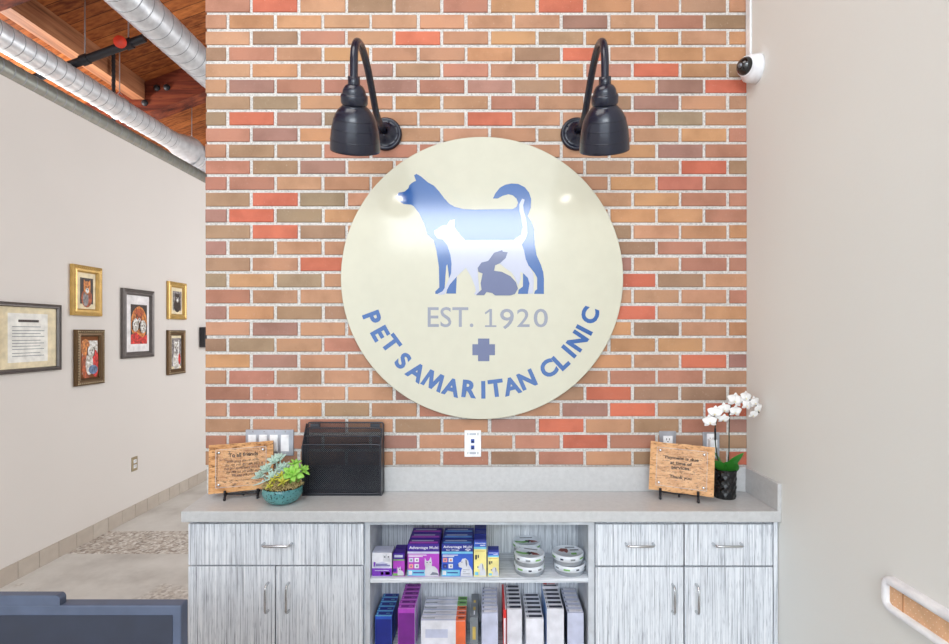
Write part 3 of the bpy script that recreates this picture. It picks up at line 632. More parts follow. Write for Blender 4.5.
# collar tins
def tin(x, y, z, r, lab, group, pic, rz=0):
    e = empty('collar_tin', (x, y, z), lab, 'tin', group); T = Matrix.Translation((x, y, z))
    MB().slathe([(0, 0), (r * .93, 0), (r * .95, .002), (r * .95, .0175)], 'tin_body', 44, T).build('body', e)
    q = MB().slathe([(r * .96, .015), (r, .016), (r, .034), (r - .002, .0365), (r * .93, .0368), (r * .92, .0358), (0, .0358)], 'tin_lid', 44, T)
    for k in range(9):
        a = rz + 2 * PI * k / 9; w_ = .10 + .05 * (k % 3)
        vs = [(x + (r + .0005) * math.cos(a + s), y + (r + .0005) * math.sin(a + s), z + h) for h in (.022, .028) for s in (-w_, 0, w_)]
        q.add(vs, [(0, 1, 4, 3), (1, 2, 5, 4)], ['c_black', 'c_greybox', 'c_green'][k % 3])
    lid = q.build('lid', e)
    q = MB(); R_ = Matrix.Translation((x, y, z + .0358)) @ Matrix.Rotation(rz, 4, 'Z') @ Matrix.Rotation(-PI / 2, 4, 'X')
    def blob(pts, m, l=1): q.prism([(a * r, b_ * r) for a, b_ in pts], -.0004 * l, .0, m, R_)
    if pic == 'brown':
        blob([(-.62, .1), (-.4, .42), (0, .38), (.02, 0), (-.1, -.3), (-.25, -.05), (-.4, -.1)], 'tin_brown'); blob([(.15, -.55), (.5, -.5), (.5, -.25), (.15, -.3)], 'c_green'); blob([(.15, .1), (.7, .12), (.7, .25), (.15, .22)], 'c_black'); blob([(-.1, .5), (.5, .52), (.5, .68), (-.1, .66)], 'c_greybox')
    else:
        blob([(-.9, -.1), (-.4, -.2), (.1, -.05), (.1, -.3), (-.3, -.45), (-.8, -.35)], 'c_green'); blob([(.05, .1), (.5, .0), (.75, -.2), (.3, -.35)], 'tin_brown'); blob([(-.1, .05), (.25, -.05), (.1, -.4), (-.2, -.2)], 'c_black'); blob([(-.5, .4), (.4, .45), (.4, .6), (-.5, .55)], 'c_greybox')
    q.build('lid_print', lid)
g = 'round pet collar tins'
tin(.162, 2.071, ZSH, .0578, 'grey and white round tin, bottom of the front stack on the left', g, 'green', .5)
tin(.163, 2.071, ZSH + .037, .0578, 'grey and white round tin, top of the front left stack', g, 'green', -.35)
tin(.163, 2.188, ZSH, .0565, 'grey and white round tin, hidden bottom of the rear left stack', g, 'green', 1.1)
tin(.162, 2.188, ZSH + .037, .0565, 'grey and white round tin, top of the rear stack against the back panel', g, 'green', .0)
tin(.3175, 2.078, ZSH, .0605, 'grey and white round tin, bottom of the stack at the right end', g, 'brown', .9)
tin(.3115, 2.081, ZSH + .037, .0605, 'grey and white round tin with brown picture, top of the right-end stack', g, 'brown', .0)

# ================================================================== LOWER SHELF ROWS
def row(n, x0, x1, h, pit, make, labf, group, ystart=2.238, jit=.002):
    base = None
    for k in range(n):                       # k = 0 is the rearmost
        y = ystart - (k + 1) * pit
        if base is None: base = make(x0, x1, y, pit * .93, h); o = base; yb = y
        else:
            o = base.copy(); COL.objects.link(o)
            o.location = (random.uniform(-.0012, .0012), y - yb, 0)
        o['label'] = labf(k, n); o['group'] = group; o['category'] = 'box'
def lab_row(desc, where):
    def f(k, n):
        if k == 0: return f'{desc}, rearmost of the row {where}'
        if k == n - 1: return f'{desc}, frontmost of the row {where}'
        return f'{desc}, {ordinal(k)} from the back {where}'
    return f
def mk(body, strip=None, mark=None, side=None, band=None, frontc=None):
    def make(x0, x1, y, dep, h):
        c = Carton(x0, x1, y, dep, ZBT, h, body, None, side)
        if frontc: c.patch(.03, .97, .1, .9, frontc)
        if band: c.top(0, 1, 0, .22, dep, band)
        if strip: c.top(.16, .94, .34, .86, dep, strip)
        if mark: c.top(.05, .12, .4, .8, dep, mark); c.top(.6, .85, .52, .68, dep, mark)
        return c.q.build('carton')
    return make
row(5, -.4275, -.364, .121, .036, mk('c_blue', 'c_navy', 'c_cyan', 'c_navy', 'c_cyan', 'c_navy'), lab_row('small blue carton', 'beside the left panel'), 'blue cartons on the lower shelf')
row(6, -.336, -.273, .161, .034, mk('c_magenta', 'c_plum', 'c_pink', 'c_lav', 'c_pink', 'c_plum'), lab_row('magenta carton', 'next to the blue ones'), 'magenta cartons on the lower shelf')
def flat(end):
    def make(x0, x1, y, dep, h):
        c = Carton(x0, x1, y, dep, ZBT, h, 'c_white', None, 'c_lav'); c.top(0, .78, .1, .3, dep, 'c_lav'); c.top(.02, .3, .5, .62, dep, 'c_greybox'); c.top(.78, 1, 0, .95, dep, end)
        c.top(.83, .97, .4, .7, dep, 'c_black'); c.patch(.78, 1, .05, .99, end).patch(.1, .6, .4, .7, 'c_lav'); return c.q.build('carton')
    return make
row(2, -.2504, -.081, .109, .036, flat('c_green'), lambda k, n: ['long white carton with green end, rearmost of the wide row', 'long white carton with green end, in front of its twin'][k], 'long white cartons')
row(3, -.2504, -.081, .107, .038, flat('c_orange'), lambda k, n: ['long white carton with orange end, touching the green-ended ones', 'long white carton with orange end, between two alike', 'long white carton with orange end, frontmost of the wide row'][k], 'long white cartons', 2.238 - .073)
c_ = Carton(-.064, -.034, 2.05, .185, ZBT, .121, 'c_greybox', None, 'galv_dark' if False else 'c_greybox')
c_.top(.35, .65, .3, .42, .185, 'c_gold').top(.35, .65, .6, .7, .185, 'c_gold').top(.42, .58, .1, .26, .185, 'c_white').patch(.3, .7, .3, .7, 'c_gold').done('carton', 'single narrow dark grey carton lying front to back on the lower shelf', 'box')
row(7, -.020, .041, .147, .030, mk('c_lav', 'c_white', 'c_greybox', 'c_lav'), lab_row('pale lavender carton', 'left of the red carton'), 'pale cartons on the lower shelf')
c_ = Carton(.061, .0725, 2.03, .205, ZBT, .16, 'c_red', 'c_red', 'c_red'); c_.top(.7, 1, 0, 1, .205, 'c_white').patch(.2, .8, .2, .8, 'c_white').done('carton', 'slim red carton standing upright on the lower shelf', 'box')
row(6, .076, .132, .156, .033, mk('c_white', 'c_black', 'c_greybox', 'c_white'), lab_row('white carton with black label', 'beside the slim red one'), 'black labelled cartons by the red one')
row(6, .147, .213, .121, .033, mk('c_white', 'c_black', 'c_greybox', 'c_white'), lab_row('low white carton with black label', 'in the shortest row'), 'low black labelled cartons')
def redtop(x0, x1, y, dep, h):
    c = Carton(x0, x1, y, dep, ZBT, h, 'c_white', None, 'c_sky'); c.top(.1, .9, .1, .35, dep, 'c_black'); c.top(.1, .32, .55, .85, dep, 'c_red'); c.top(.4, .85, .6, .78, dep, 'c_rose'); return c.q.build('carton')
row(1, .2256, .290, .166, .034, redtop, lambda k, n: 'white carton with red mark, tallest behind the blue-sided row', 'blue sided cartons')
row(5, .2256, .290, .158, .033, mk('c_white', 'c_black', 'c_greybox', 'c_sky'), lab_row('white blue-sided carton with black label', 'below the right tins'), 'blue sided cartons', 2.203)
row(6, .304, .365, .145, .034, mk('c_lav', 'c_white', 'c_greybox', 'c_black'), lab_row('pale dark-sided carton', 'at the right panel'), 'dark sided pale cartons')

# ================================================================== ON THE COUNTER
# ---- plaques on easels
def plaque(bl, br_dir, W, H, tilt, text_fn, wood, lab, roll=0):
    yaw = math.atan2(br_dir[1], br_dir[0])
    T = Matrix.Translation(bl) @ Matrix.Rotation(yaw, 4, 'Z') @ Matrix.Rotation(-tilt, 4, 'X') @ Matrix.Rotation(roll, 4, 'Y')
    e = empty('wooden_plaque', bl, lab, 'plaque')
    o = MB()
    n = 14                       # slightly wavy sawn edge
    top = [(W * k / n, H + random.uniform(-.0012, .0012)) for k in range(n, -1, -1)]; bot = [(W * k / n, random.uniform(-.001, .001)) for k in range(n + 1)]
    o.prism(bot + top, 0, .019, wood, T); o.build('board', e)
    a = MB(); mx, mz = .027, .021
    a.box(mx, W - mx, -.006, -.003, mz, H - mz, 'acrylic', T)
    for x0_, x1_, z0_, z1_ in ((mx - .0012, mx, mz, H - mz), (W - mx, W - mx + .0012, mz, H - mz), (mx, W - mx, mz - .0012, mz), (mx, W - mx, H - mz, H - mz + .0012)): a.box(x0_, x1_, -.006, -.003, z0_, z1_, 'acrylic_edge', T)
    a.build('cover_plate', e)
    for sx in (mx + .011, W - mx - .011):
        for sz in (mz + .011, H - mz - .011):
            MB().slathe([(0, .0095), (.004, .0095), (.0048, .0085), (.0048, 0)], 'chrome', 16, T @ Matrix.Translation((sx, 0, sz)) @ Matrix.Rotation(PI / 2, 4, 'X')).build('screw', e)
    q = MB(); text_fn(q, T @ Matrix.Translation((0, -.0004, 0)), W, H); q.build('lettering', e)
    return T, yaw
def scribble(q, T, x0, x1, z, h, m, r=.0009):
    """illegible handwriting as joined pen strokes"""
    x = x0
    while x < x1 - .004:
        wl = min(random.uniform(.012, .024), x1 - x); pts = []
        n = max(5, int(wl / .0016))
        for k in range(n + 1):
            pts.append((x + wl * k / n + random.uniform(-.0004, .0004), -.0002, z + (h * random.uniform(.55, 1.0) if k % 2 else h * random.uniform(-.2, .15))))
        q.tube(pts, r, m, 4, False, T); x += wl + .006
def txt_left(q, T, W, H):
    q.text('To all friends', 'burnt_ink', T, (W * .30, W * .76, H * .715, H * .80), .03, .0004)
    for z_, a, b_ in ((.61, .28, .80), (.535, .25, .83), (.46, .24, .84), (.385, .27, .82), (.31, .36, .72)): scribble(q, T, W * a, W * b_, H * z_, .009, 'burnt_ink')
    scribble(q, T, W * .22, W * .85, H * .215, .006, 'burnt_ink', .0005)
    q.box(W * .125, W * .132, -.0004, 0, H * .2, H * .86, 'burnt_ink', T)
def txt_right(q, T, W, H):
    q.text('*Payment is due', 'burnt_ink', T, (W * .20, W * .76, H * .655, H * .74), .03, .0004)
    q.text('at time of', 'burnt_ink', T, (W * .32, W * .66, H * .565, H * .64), .03, .0004)
    q.text('services.', 'burnt_ink', T, (W * .34, W * .64, H * .475, H * .545), .03, .0004)
    scribble(q, T, W * .18, W * .78, H * .405, .006, 'burnt_ink', .0005)
    q.text('Thank you', 'burnt_ink', T, (W * .32, W * .66, H * .265, H * .35), .03, .0004)
def easel(T, yaw, W, u0, u1, lab):
    """small folding plate stand : two feet with front lips, cross bar and rear strut"""
    o = T.translation; fx = Vector((math.cos(yaw), math.sin(yaw), 0)); bk = Vector((-math.sin(yaw), math.cos(yaw), 0))
    e = empty('easel_stand', (o.x, o.y, ZT), lab, 'stand')
    zb = o.z - ZT
    for u in (u0, u1):
        b0 = Vector((o.x, o.y, ZT)) + fx * u
        q = MB(); r = .0052
        pts = [b0 - bk * .013 + Vector((0, 0, zb + .012)), b0 - bk * .0125 + Vector((0, 0, zb + .002)), b0 - bk * .009 + Vector((0, 0, zb - .0065)), b0 + bk * .004 + Vector((0, 0, zb - .0075)), b0 + bk * .018 + Vector((0, 0, zb - .0075)), b0 + bk * .028 + Vector((0, 0, zb + .02)), b0 + bk * .036 + Vector((0, 0, zb + .06))]
        q.tube(pts, r, 'easel_black', 10)
        q.tube([b0 - bk * .004 + Vector((0, 0, zb - .008)), b0 - bk * .016 + Vector((0, 0, .012)), b0 - bk * .02 + Vector((0, 0, .005))], [r, .0046, .005], 'easel_black', 10)
        q.ball(b0 - bk * .02 + Vector((0, 0, .0058)), .0058, 'easel_black', 12)
        q.build('foot', e)
    m0 = Vector((o.x, o.y, ZT)) + fx * u0; m1 = Vector((o.x, o.y, ZT)) + fx * u1
    h = Vector((0, 0, zb - .0075))
    MB().tube([m0 + h + bk * .012, (m0 + m1) / 2 + h + bk * .012 - Vector((0, 0, .002)), m1 + h + bk * .012], .004, 'easel_black', 10).build('cross_bar', e)
    mid = (m0 + m1) / 2
    MB().tube([mid + h + bk * .012, mid + bk * .034 + Vector((0, 0, .0045))], .004, 'easel_black', 10).build('rear_strut', e)
blp = P(208.2, 494.3, 2.115)
T, yw = plaque(blp, (.222, .060), .239, .188, math.radians(11), txt_left, 'plaque_wood', 'grained wooden plaque with burnt writing at the left end of the counter', -.028)
easel(T, yw, .231, .062, .182, 'small black plate easel under the left plaque')
brp = P(712.4, 495.9, 2.085); blp2 = P(648.6, 488.4, 2.165)
dv = brp - blp2
T, yw = plaque(Vector((blp2.x, blp2.y, (blp2.z + brp.z) / 2)), (dv.x, dv.y), math.hypot(dv.x, dv.y) * 1.02, .190, math.radians(11), txt_right, 'plaque_wood_pale', 'pale wooden payment plaque leaning on its stand beside the orchid', .035)
easel(T, yw, .24, .045, .185, 'small black plate easel under the payment plaque')

# ---- mesh file organiser
def organiser():
    x0, x1 = X_(303.8, 2.2), X_(382.6, 2.2)
    e = empty('file_organizer', ((x0 + x1) / 2, 2.21, ZT), 'black wire mesh three-tier file organizer standing on the counter', 'file organizer')
    def panel(nm, ya, za, yb, zb, xa, xb, pit=.0085, wd=.0016):
        """leaning diamond mesh with a round wire rim"""
        q = MB(); W = xb - xa; H = math.hypot(yb - ya, zb - za); dy, dz = (yb - ya) / H, (zb - za) / H
        def pt(u, w, o=0): return (xa + u, ya + dy * w - dz * o, za + dz * w + dy * o)
        for sg in (1, -1):
            c = -H if sg == 1 else 0
            while c < (W if sg == 1 else W + H):
                # line u = c + sg*w
                ws = []
                if sg == 1: wa, wb = max(0, -c), min(H, W - c)
                else: wa, wb = max(0, c - W), min(H, c)
                if wb - wa > .001:
                    a_ = (c + sg * wa, wa); b_ = (c + sg * wb, wb); h = wd / 2
                    vs = [pt(a_[0] - h, a_[1]), pt(a_[0] + h, a_[1]), pt(b_[0] + h, b_[1]), pt(b_[0] - h, b_[1])]
                    vs += [pt(a_[0] - h, a_[1], .0008), pt(a_[0] + h, a_[1], .0008), pt(b_[0] + h, b_[1], .0008), pt(b_[0] - h, b_[1], .0008)]
                    q.add(vs, [(0, 1, 2, 3), (7, 6, 5, 4), (0, 4, 5, 1), (2, 6, 7, 3), (1, 5, 6, 2), (0, 3, 7, 4)], 'mesh_black')
                c += pit
        o = q.build(nm, e)
        q = MB(); r = .003
        q.tube([pt(0, 0), pt(0, H - .008), pt(.003, H - .002), pt(.009, H), pt(W - .009, H), pt(W - .003, H - .002), pt(W, H - .008), pt(W, 0)], r, 'mesh_black', 8)
        q.tube([pt(0, .003), pt(W, .003)], r, 'mesh_black', 8); q.build('wire_rim', o)
    ztop = [Z_(444.6, 2.178), Z_(436, 2.196), Z_(428, 2.212), Z_(422.4, 2.229)]
    panel('mesh_panel', 2.186, ZT + .004, 2.178, ztop[0], x0, x1 - .006)
    panel('mesh_panel', 2.202, ZT + .01, 2.196, ztop[1], x0 + .004, x1 - .008)
    panel('mesh_panel', 2.216, ZT + .01, 2.212, ztop[2], x0 + .006, x1 - .006)
    panel('mesh_panel', 2.232, ZT + .004, 2.229, ztop[3], x0 + .008, x1 - .002)
    for sx, nm in ((x0 + .001, 0), (x1 - .003, 1)):
        q = MB(); q.prism([(2.178, ZT + .0), (2.234, ZT + .0), (2.234, ztop[3] - .004), (2.222, ztop[3] - .004), (2.175, ztop[0])], 0, .002, 'mesh_black', Matrix.Translation((sx, 0, 0)) @ Matrix(((0, 1, 0, 0), (1, 0, 0, 0), (0, 0, 1, 0), (0, 0, 0, 1))))
        q.build('side_panel', e)
    MB().box(x0, x1, 2.18, 2.234, ZT, ZT + .003, 'mesh_black').build('bottom_plate', e)
    for a in (.06, .83):
        MB().box(x0 + a * (x1 - x0), x0 + (a + .12) * (x1 - x0), 2.222, 2.228, ztop[3] - .025, ztop[3] - .004, 'mesh_black').build('hanging_clip', e)
organiser()

# ---- leaves
def leaf(q, T, L, W, th, m, bend=0., tip=.5, n=7, cup=.0):
    """solid leaf growing along local +z, flat side towards local -y, bending towards -y"""
    vs, fs = [], []; k = 8
    for i in range(n + 1):
        u = i / n; prof = max(.02, (math.sin(PI * min(1, u ** tip * .97 + .015)) ** .8)); w = W / 2 * prof; t = th / 2 * (prof ** .7)
        a = bend * u; cz = L * (u if abs(bend) < 1e-4 else math.sin(a) / bend); cy = 0 if abs(bend) < 1e-4 else -L * (1 - math.cos(a)) / bend
        for j in range(k):
            b = 2 * PI * j / k; dx = w * math.cos(b); dn = t * math.sin(b) + cup * (dx / (W / 2)) ** 2 * W * -.3
            vs.append((dx, cy + dn * math.cos(a), cz + dn * math.sin(a)))
    for i in range(n):
        for j in range(k): fs.append((i * k + j, i * k + (j + 1) % k, (i + 1) * k + (j + 1) % k, (i + 1) * k + j))
    fs.append(tuple(range(k))[::-1]); fs.append(tuple(range(n * k, n * k + k)))
    return q.add(vs, fs, m, True, T)
def rosette(q, c, nrm, n, L, W, th, m, open0=.25, open1=1.35, bend=.4, tip=.75, ph=0):
    B = axisT(c, nrm)
    for i in range(n):
        u = (i + .5) / n; az = ph + i * 2.39996; el = open0 + (open1 - open0) * u
        T = B @ Matrix.Rotation(az, 4, 'Z') @ Matrix.Rotation(el, 4, 'X')
        leaf(q, T, L * (.55 + .45 * u), W * (.6 + .4 * u), th, m, bend, tip)

def succulents():
    c = Vector((X_(282.6, 2.10), 2.10, ZT)); R = .079
    e = empty('potted_succulents', c, 'turquoise speckled bowl of green succulents on the counter', 'potted plant')
    T = Matrix.Translation(c)
    MB().slathe([(0, .001), (.038, 0), (.048, .003), (.062, .013), (.072, .028), (.0755, .042), (.0745, .054), (.0725, .060), (.0705, .061), (.069, .058), (.069, .05), (.066, .046)], 'teal_glaze', 56, T).build('bowl', e)
    MB().slathe([(.0695, .05), (.058, .065), (.03, .078), (0, .082)], 'soil', 40, T).build('soil', e)
    q = MB()
    for k in range(900):                       # dried moss strands over the soil
        a = random.uniform(0, 2 * PI); r = .071 * math.sqrt(random.random()); b = Vector((c.x + r * math.cos(a), c.y + r * math.sin(a), ZT + .056 + .026 * (1 - (r / .08) ** 2)))
        d = Vector((random.uniform(-1, 1), random.uniform(-1, .6), random.uniform(-.1, 1.0))).normalized() * random.uniform(.008, .02)
        q.tube([b, b + d * .5 + Vector((0, 0, .004)), b + d], [.0012, .0014, .0006], random.choice(['moss', 'moss', 'moss_dark']), 4, False)
    tag(q.build('moss', e), 'straw coloured moss')
    def at(px, py, Y): return P(px, py, Y)
    # pale blue-grey branching one at the back left
    for nm, (px, py, Y, n_, L, W) in enumerate([(276, 459, 2.125, 12, .038, .017), (267, 468, 2.115, 13, .036, .016), (261, 474, 2.10, 11, .034, .015), (284, 466, 2.13, 11, .034, .015), (273, 474, 2.085, 12, .030, .014), (280, 455.5, 2.13, 9, .026, .012)]):
        q = MB(); p = at(px, py, Y); b = Vector((c.x + (p.x - c.x) * .5, c.y + (p.y - c.y) * .5, ZT + .055))
        q.tube([b, (b + p) / 2 + Vector((0, 0, .004)), p], [.004, .0035, .003], 'succulent_pale', 8)
        rosette(q, p - Vector((0, 0, .012)), ((p.x - c.x) * 5, -.5, 1), n_ + 4, L * 1.15, W * 1.35, .006, 'succulent_pale', .1, 1.25, .15, .8, nm)
        tag(q.build('plant', e), 'pale blue-green succulent shoot')
    q = MB(); p = at(260, 483, 2.07); leaf(q, axisT(p + Vector((.03, .01, .012)), (-1, -.3, -.5)), .062, .013, .006, 'succulent_pale', -.2, .8); tag(q.build('plant', e), 'pale succulent leaf hanging over the rim')
    for (px, py, Y, nrm, n_, L, W) in [(292.5, 474, 2.075, (.1, -.85, .7), 12, .050, .030), (303, 470, 2.11, (.6, -.35, .8), 9, .034, .017), (296, 464, 2.13, (.2, -.1, 1), 8, .034, .018)]:
        q = MB(); p = at(px, py, Y); q.tube([Vector((c.x + (p.x - c.x) * .6, c.y + .5 * (p.y - c.y), ZT + .05)), p], .005, 'succulent_lime', 8)
        rosette(q, p, nrm, n_, L, W, .0065, 'succulent_lime', .35, 1.45, .25, .95); tag(q.build('plant', e), 'bright lime green rosette')
    for (px, py, Y, nrm, n_, L, W) in [(283, 482, 2.05, (0, -.9, .7), 8, .032, .009), (274, 480, 2.06, (-.5, -.6, .8), 7, .026, .009), (281, 476, 2.07, (0, -.3, 1), 7, .03, .01), (270, 486, 2.04, (-.4, -.7, .7), 7, .022, .008)]:
        q = MB(); p = at(px, py, Y); q.tube([Vector((p.x, p.y + .01, ZT + .05)), p], .003, 'succulent_yellow', 6)
        rosette(q, p, nrm, n_, L, W, .004, 'succulent_yellow', .3, 1.4, .2, .9); tag(q.build('plant', e), 'yellow-green spiky rosette')
succulents()

# ---- orchid
def orchid():
    c = Vector((X_(724.6, 2.165), 2.165, ZT)); e = empty('potted_orchid', c, 'white orchid with two stems in a textured black pot by the right wall', 'potted plant')
    q = MB(); n, m = 48, 26; vs, fs = [], []
    for i in range(m + 1):
        z = .002 + .110 * i / m
        for j in range(n):
            a = 2 * PI * j / n; d = math.sin(a * 9 + (PI if (i // 4) % 2 else 0)) * math.sin(PI * (i % 4) / 4) * .0024
            r = .041 + .0035 * i / m + d; vs.append((c.x + r * math.cos(a), c.y + r * math.sin(a), ZT + z))
    for i in range(m):
        for j in range(n): fs.append((i * n + j, i * n + (j + 1) % n, (i + 1) * n + (j + 1) % n, (i + 1) * n + j))
    q.add(vs, fs, 'pot_black', True)
    q.slathe([(0, 0), (.041, 0), (.041, .002)], 'pot_black', n, Matrix.Translation(c)); q.slathe([(.0445, .112), (.0435, .1145), (.0405, .112), (.039, .09)], 'pot_black', n, Matrix.Translation(c)); q.build('pot', e)
    MB().slathe([(.041, .098), (.02, .102), (0, .103)], 'soil', 30, Matrix.Translation(c)).build('bark', e)
    zr = Vector((c.x, c.y, ZT + .10))
    for (tx, ty, Y, W, bend, tw) in [(743, 456, 2.12, .040, .3, -.75), (740, 464, 2.11, .060, .7, -.9), (712, 462, 2.12, .040, .5, .7), (716, 450, 2.2, .036, .5, .4)]:
        t_ = P(tx, ty, Y); d = t_ - zr; q = MB()
        dd = Vector((d.x, d.y, d.z + .03)).normalized(); dn = (Vector((0, 0, -1)) - dd * Vector((0, 0, -1)).dot(dd)).normalized(); yy_ = -dn; xx = yy_.cross(dd)
        T = Matrix.Translation(zr) @ Matrix((xx, yy_, dd)).transposed().to_4x4() @ Matrix.Rotation(tw, 4, 'Z')
        leaf(q, T, d.length * 1.15, W, .004, 'leaf_green', bend, .8, 10); q.build('leaf', e)
    def spline(pts, k=5):
        out = []
        for i in range(len(pts) - 1):
            p0, p1, p2, p3 = pts[max(i - 1, 0)], pts[i], pts[i + 1], pts[min(i + 2, len(pts) - 1)]
            for j in range(k):
                u = j / k; out.append(.5 * ((2 * p1) + (p2 - p0) * u + (2 * p0 - 5 * p1 + 4 * p2 - p3) * u * u + (3 * p1 - p0 - 3 * p2 + p3) * u ** 3))
        return out + [pts[-1]]
    s1 = spline([zr + Vector((-.012, 0, 0)), P(717, 455, 2.16), P(714.8, 432, 2.155), P(716.5, 419, 2.14), P(712.5, 417, 2.11), P(709.5, 421, 2.09)])
    s2 = spline([zr + Vector((.01, 0, 0)), P(729, 450, 2.165), P(729.4, 418, 2.16), P(733, 400, 2.15), P(744, 397.5, 2.13), P(755, 404, 2.115), P(759, 413, 2.10)])
    s3 = spline([P(729.4, 416, 2.16), P(726, 407, 2.14), P(720, 409, 2.12), P(714, 412, 2.10)])
    q = MB().tube(s1, .0024, 'stem_dark', 8); q.tube([P(715.2, 440, 2.154), P(715.2, 428, 2.15)], .0042, 'easel_black', 8); q.build('stem', e)
    q = MB().tube(s2, .0024, 'stem_dark', 8); q.tube(s3, .0018, 'stem_dark', 8); q.build('stem', e)
    for k, (px, py, Y, s, yw, pt) in enumerate([(709.9, 421.5, 2.085, 1.0, -.3, .1), (714.8, 413, 2.10, 1.08, -.15, 0), (724, 409, 2.115, 1.0, .1, .1), (723.5, 419, 2.12, .85, .0, .4), (735, 400.4, 2.125, 1.15, .0, -.1), (735.2, 411.5, 2.12, 1.0, .15, .15), (745.8, 397.5, 2.12, 1.0, .3, -.1), (747, 405, 2.115, .95, .3, .1), (754.6, 402.3, 2.105, .95, .5, 0), (758, 409, 2.095, .95, .6, .2), (753.4, 414.5, 2.095, .8, .3, .4)]):
        T = Matrix.Translation(P(px, py, Y)) @ Matrix.Rotation(yw, 4, 'Z') @ Matrix.Rotation(pt, 4, 'X') @ Matrix.Rotation(random.uniform(-.25, .25), 4, 'Y')
        q = MB(); A = .0275 * s
        for an, L, W in ((0, A, A * .72), (2.2, A * .95, A * .66), (-2.2, A * .95, A * .66)):
            leaf(q, T @ Matrix.Translation((0, .0015, 0)) @ Matrix.Rotation(an, 4, 'Y') @ Matrix.Rotation(.12, 4, 'X'), L, W, .0016, 'petal', -.25, .8, 6)
        for an in (1.2, -1.2):
            leaf(q, T @ Matrix.Translation((0, -.0015, 0)) @ Matrix.Rotation(an, 4, 'Y') @ Matrix.Rotation(.1, 4, 'X'), A * 1.05, A * 1.15, .0016, 'petal', -.3, .62, 7)
        fl = q.build('flower', e)
        q = MB(); q.ball((0, -.004, -.001), .0026, 'petal', 8, T)
        leaf(q, T @ Matrix.Translation((0, -.003, -.001)) @ Matrix.Rotation(PI, 4, 'Y') @ Matrix.Rotation(.6, 4, 'X'), .008 * s, .006, .0022, 'petal_lip', -.6, .7, 5)
        tag(q.build('lip', fl), 'pale yellow lip')
orchid()

# ---- plates on the wall
YW = YB - .006
def plate(name, px0, px1, py0, py1, m, lab, cat, th=.006):
    e = empty(name, P((px0 + px1) / 2, (py0 + py1) / 2, YB - .003), lab, cat)
    q = MB().box(X_(px0, YW), X_(px1, YW), YW - th, YW + .004, Z_(py1, YW), Z_(py0, YW), m); o = q.build('cover_plate', e, .002); return e
e = plate('switch_plate', 246.1, 293.9, 429.5, 455.6, 'steel_plate', 'grey metal plate of four white rocker switches above the left plaque', 'light switch')
for a in (248.9, 259.8, 270.4, 281.6):
    q = MB(); zx0, zx1 = X_(a, YW), X_(a + 7.9, YW); z0, z1 = Z_(451, YW), Z_(434.5, YW); zm = (z0 + z1) / 2
    q.box(zx0, zx1, YW - .0075, YW - .005, z0, z1, 'white_plastic')
    q.hexa([(zx0 + .002, YW - .0085, z0 + .002), (zx1 - .002, YW - .0085, z0 + .002), (zx1 - .002, YW - .0074, z0 + .002), (zx0 + .002, YW - .0074, z0 + .002), (zx0 + .002, YW - .0105, z1 - .002), (zx1 - .002, YW - .0105, z1 - .002), (zx1 - .002, YW - .0074, z1 - .002), (zx0 + .002, YW - .0074, z1 - .002)], 'white_plastic')
    q.build('rocker_switch', e)
for a in (253, 264, 274.5, 285.5):
    for b_ in (431.6, 453.6):
        MB().slathe([(0, .002), (.0022, .0018), (.003, 0)], 'chrome', 10, axisT(P(a, b_, YW - .006), (0, -1, 0))).build('screw', e)
e = plate('jack_plate', 464.5, 481.1, 430.2, 456.6, 'white_plastic', 'white wall plate with two blue data jacks under the round sign', 'data outlet')
for b_ in (440.7, 447.1):
    q = MB(); x0, x1 = X_(471, YW), X_(474.4, YW); q.box(x0, x1, YW - .0085, YW - .005, Z_(b_ + 1.9, YW), Z_(b_ - 1.9, YW), 'jack_blue'); q.box(x0 + .003, x1 - .003, YW - .0088, YW - .006, Z_(b_ + 1.2, YW), Z_(b_ + .1, YW), 'dark_slot'); q.build('jack', e)
for b_ in (433.8, 452.8):
    MB().box(X_(469.5, YW), X_(476, YW), YW - .0064, YW - .005, Z_(b_ + 1, YW), Z_(b_ - 1, YW), 'steel_plate').build('label_strip', e)
    for a in (467.6, 477.6): MB().box(X_(a, YW), X_(a + .7, YW), YW - .0066, YW - .005, Z_(b_ + 1.2, YW), Z_(b_ - 1.2, YW), 'c_greybox').build('mark', e)
def receptacle(e, px0, px1, py0, py1):
    q = MB(); x0, x1 = X_(px0, YW), X_(px1, YW); z0, z1 = Z_(py1, YW), Z_(py0, YW); mz = (z0 + z1) / 2
    q.box(x0, x1, YW - .0075, YW - .005, z0, z1, 'white_plastic')
    for zc in ((z0 * 3 + z1) / 4, (z0 + z1 * 3) / 4):
        for s in (-1, 1): q.box((x0 + x1) / 2 + s * .006 - .0012, (x0 + x1) / 2 + s * .006 + .0012, YW - .0079, YW - .006, zc, zc + .008, 'dark_slot')
        q.slathe([(0, .0004), (.0024, .0004), (.0024, 0)], 'dark_slot', 10, axisT(((x0 + x1) / 2, YW - .0074, zc - .006), (0, -1, 0)))
    q.build('receptacle', e)
e = plate('power_outlet', 659.2, 675.6, 431, 457.4, 'steel_plate', 'grey wall outlet half hidden behind the payment plaque', 'outlet'); receptacle(e, 662.8, 672, 435.5, 453)
e = plate('power_outlet', 702.6, 719, 432, 458.4, 'steel_plate', 'grey wall outlet with a white plug-in, behind the orchid stem', 'outlet'); receptacle(e, 706.2, 715.4, 433.4, 457)
q = MB().box(X_(706.8, YW), X_(714, YW), YW - .034, YW - .0076, Z_(446, YW), Z_(438.2, YW), 'white_plastic'); tag(q.build('plug_adapter', None, .002), 'white plug-in adapter pushed into the outlet behind the orchid', 'charger')

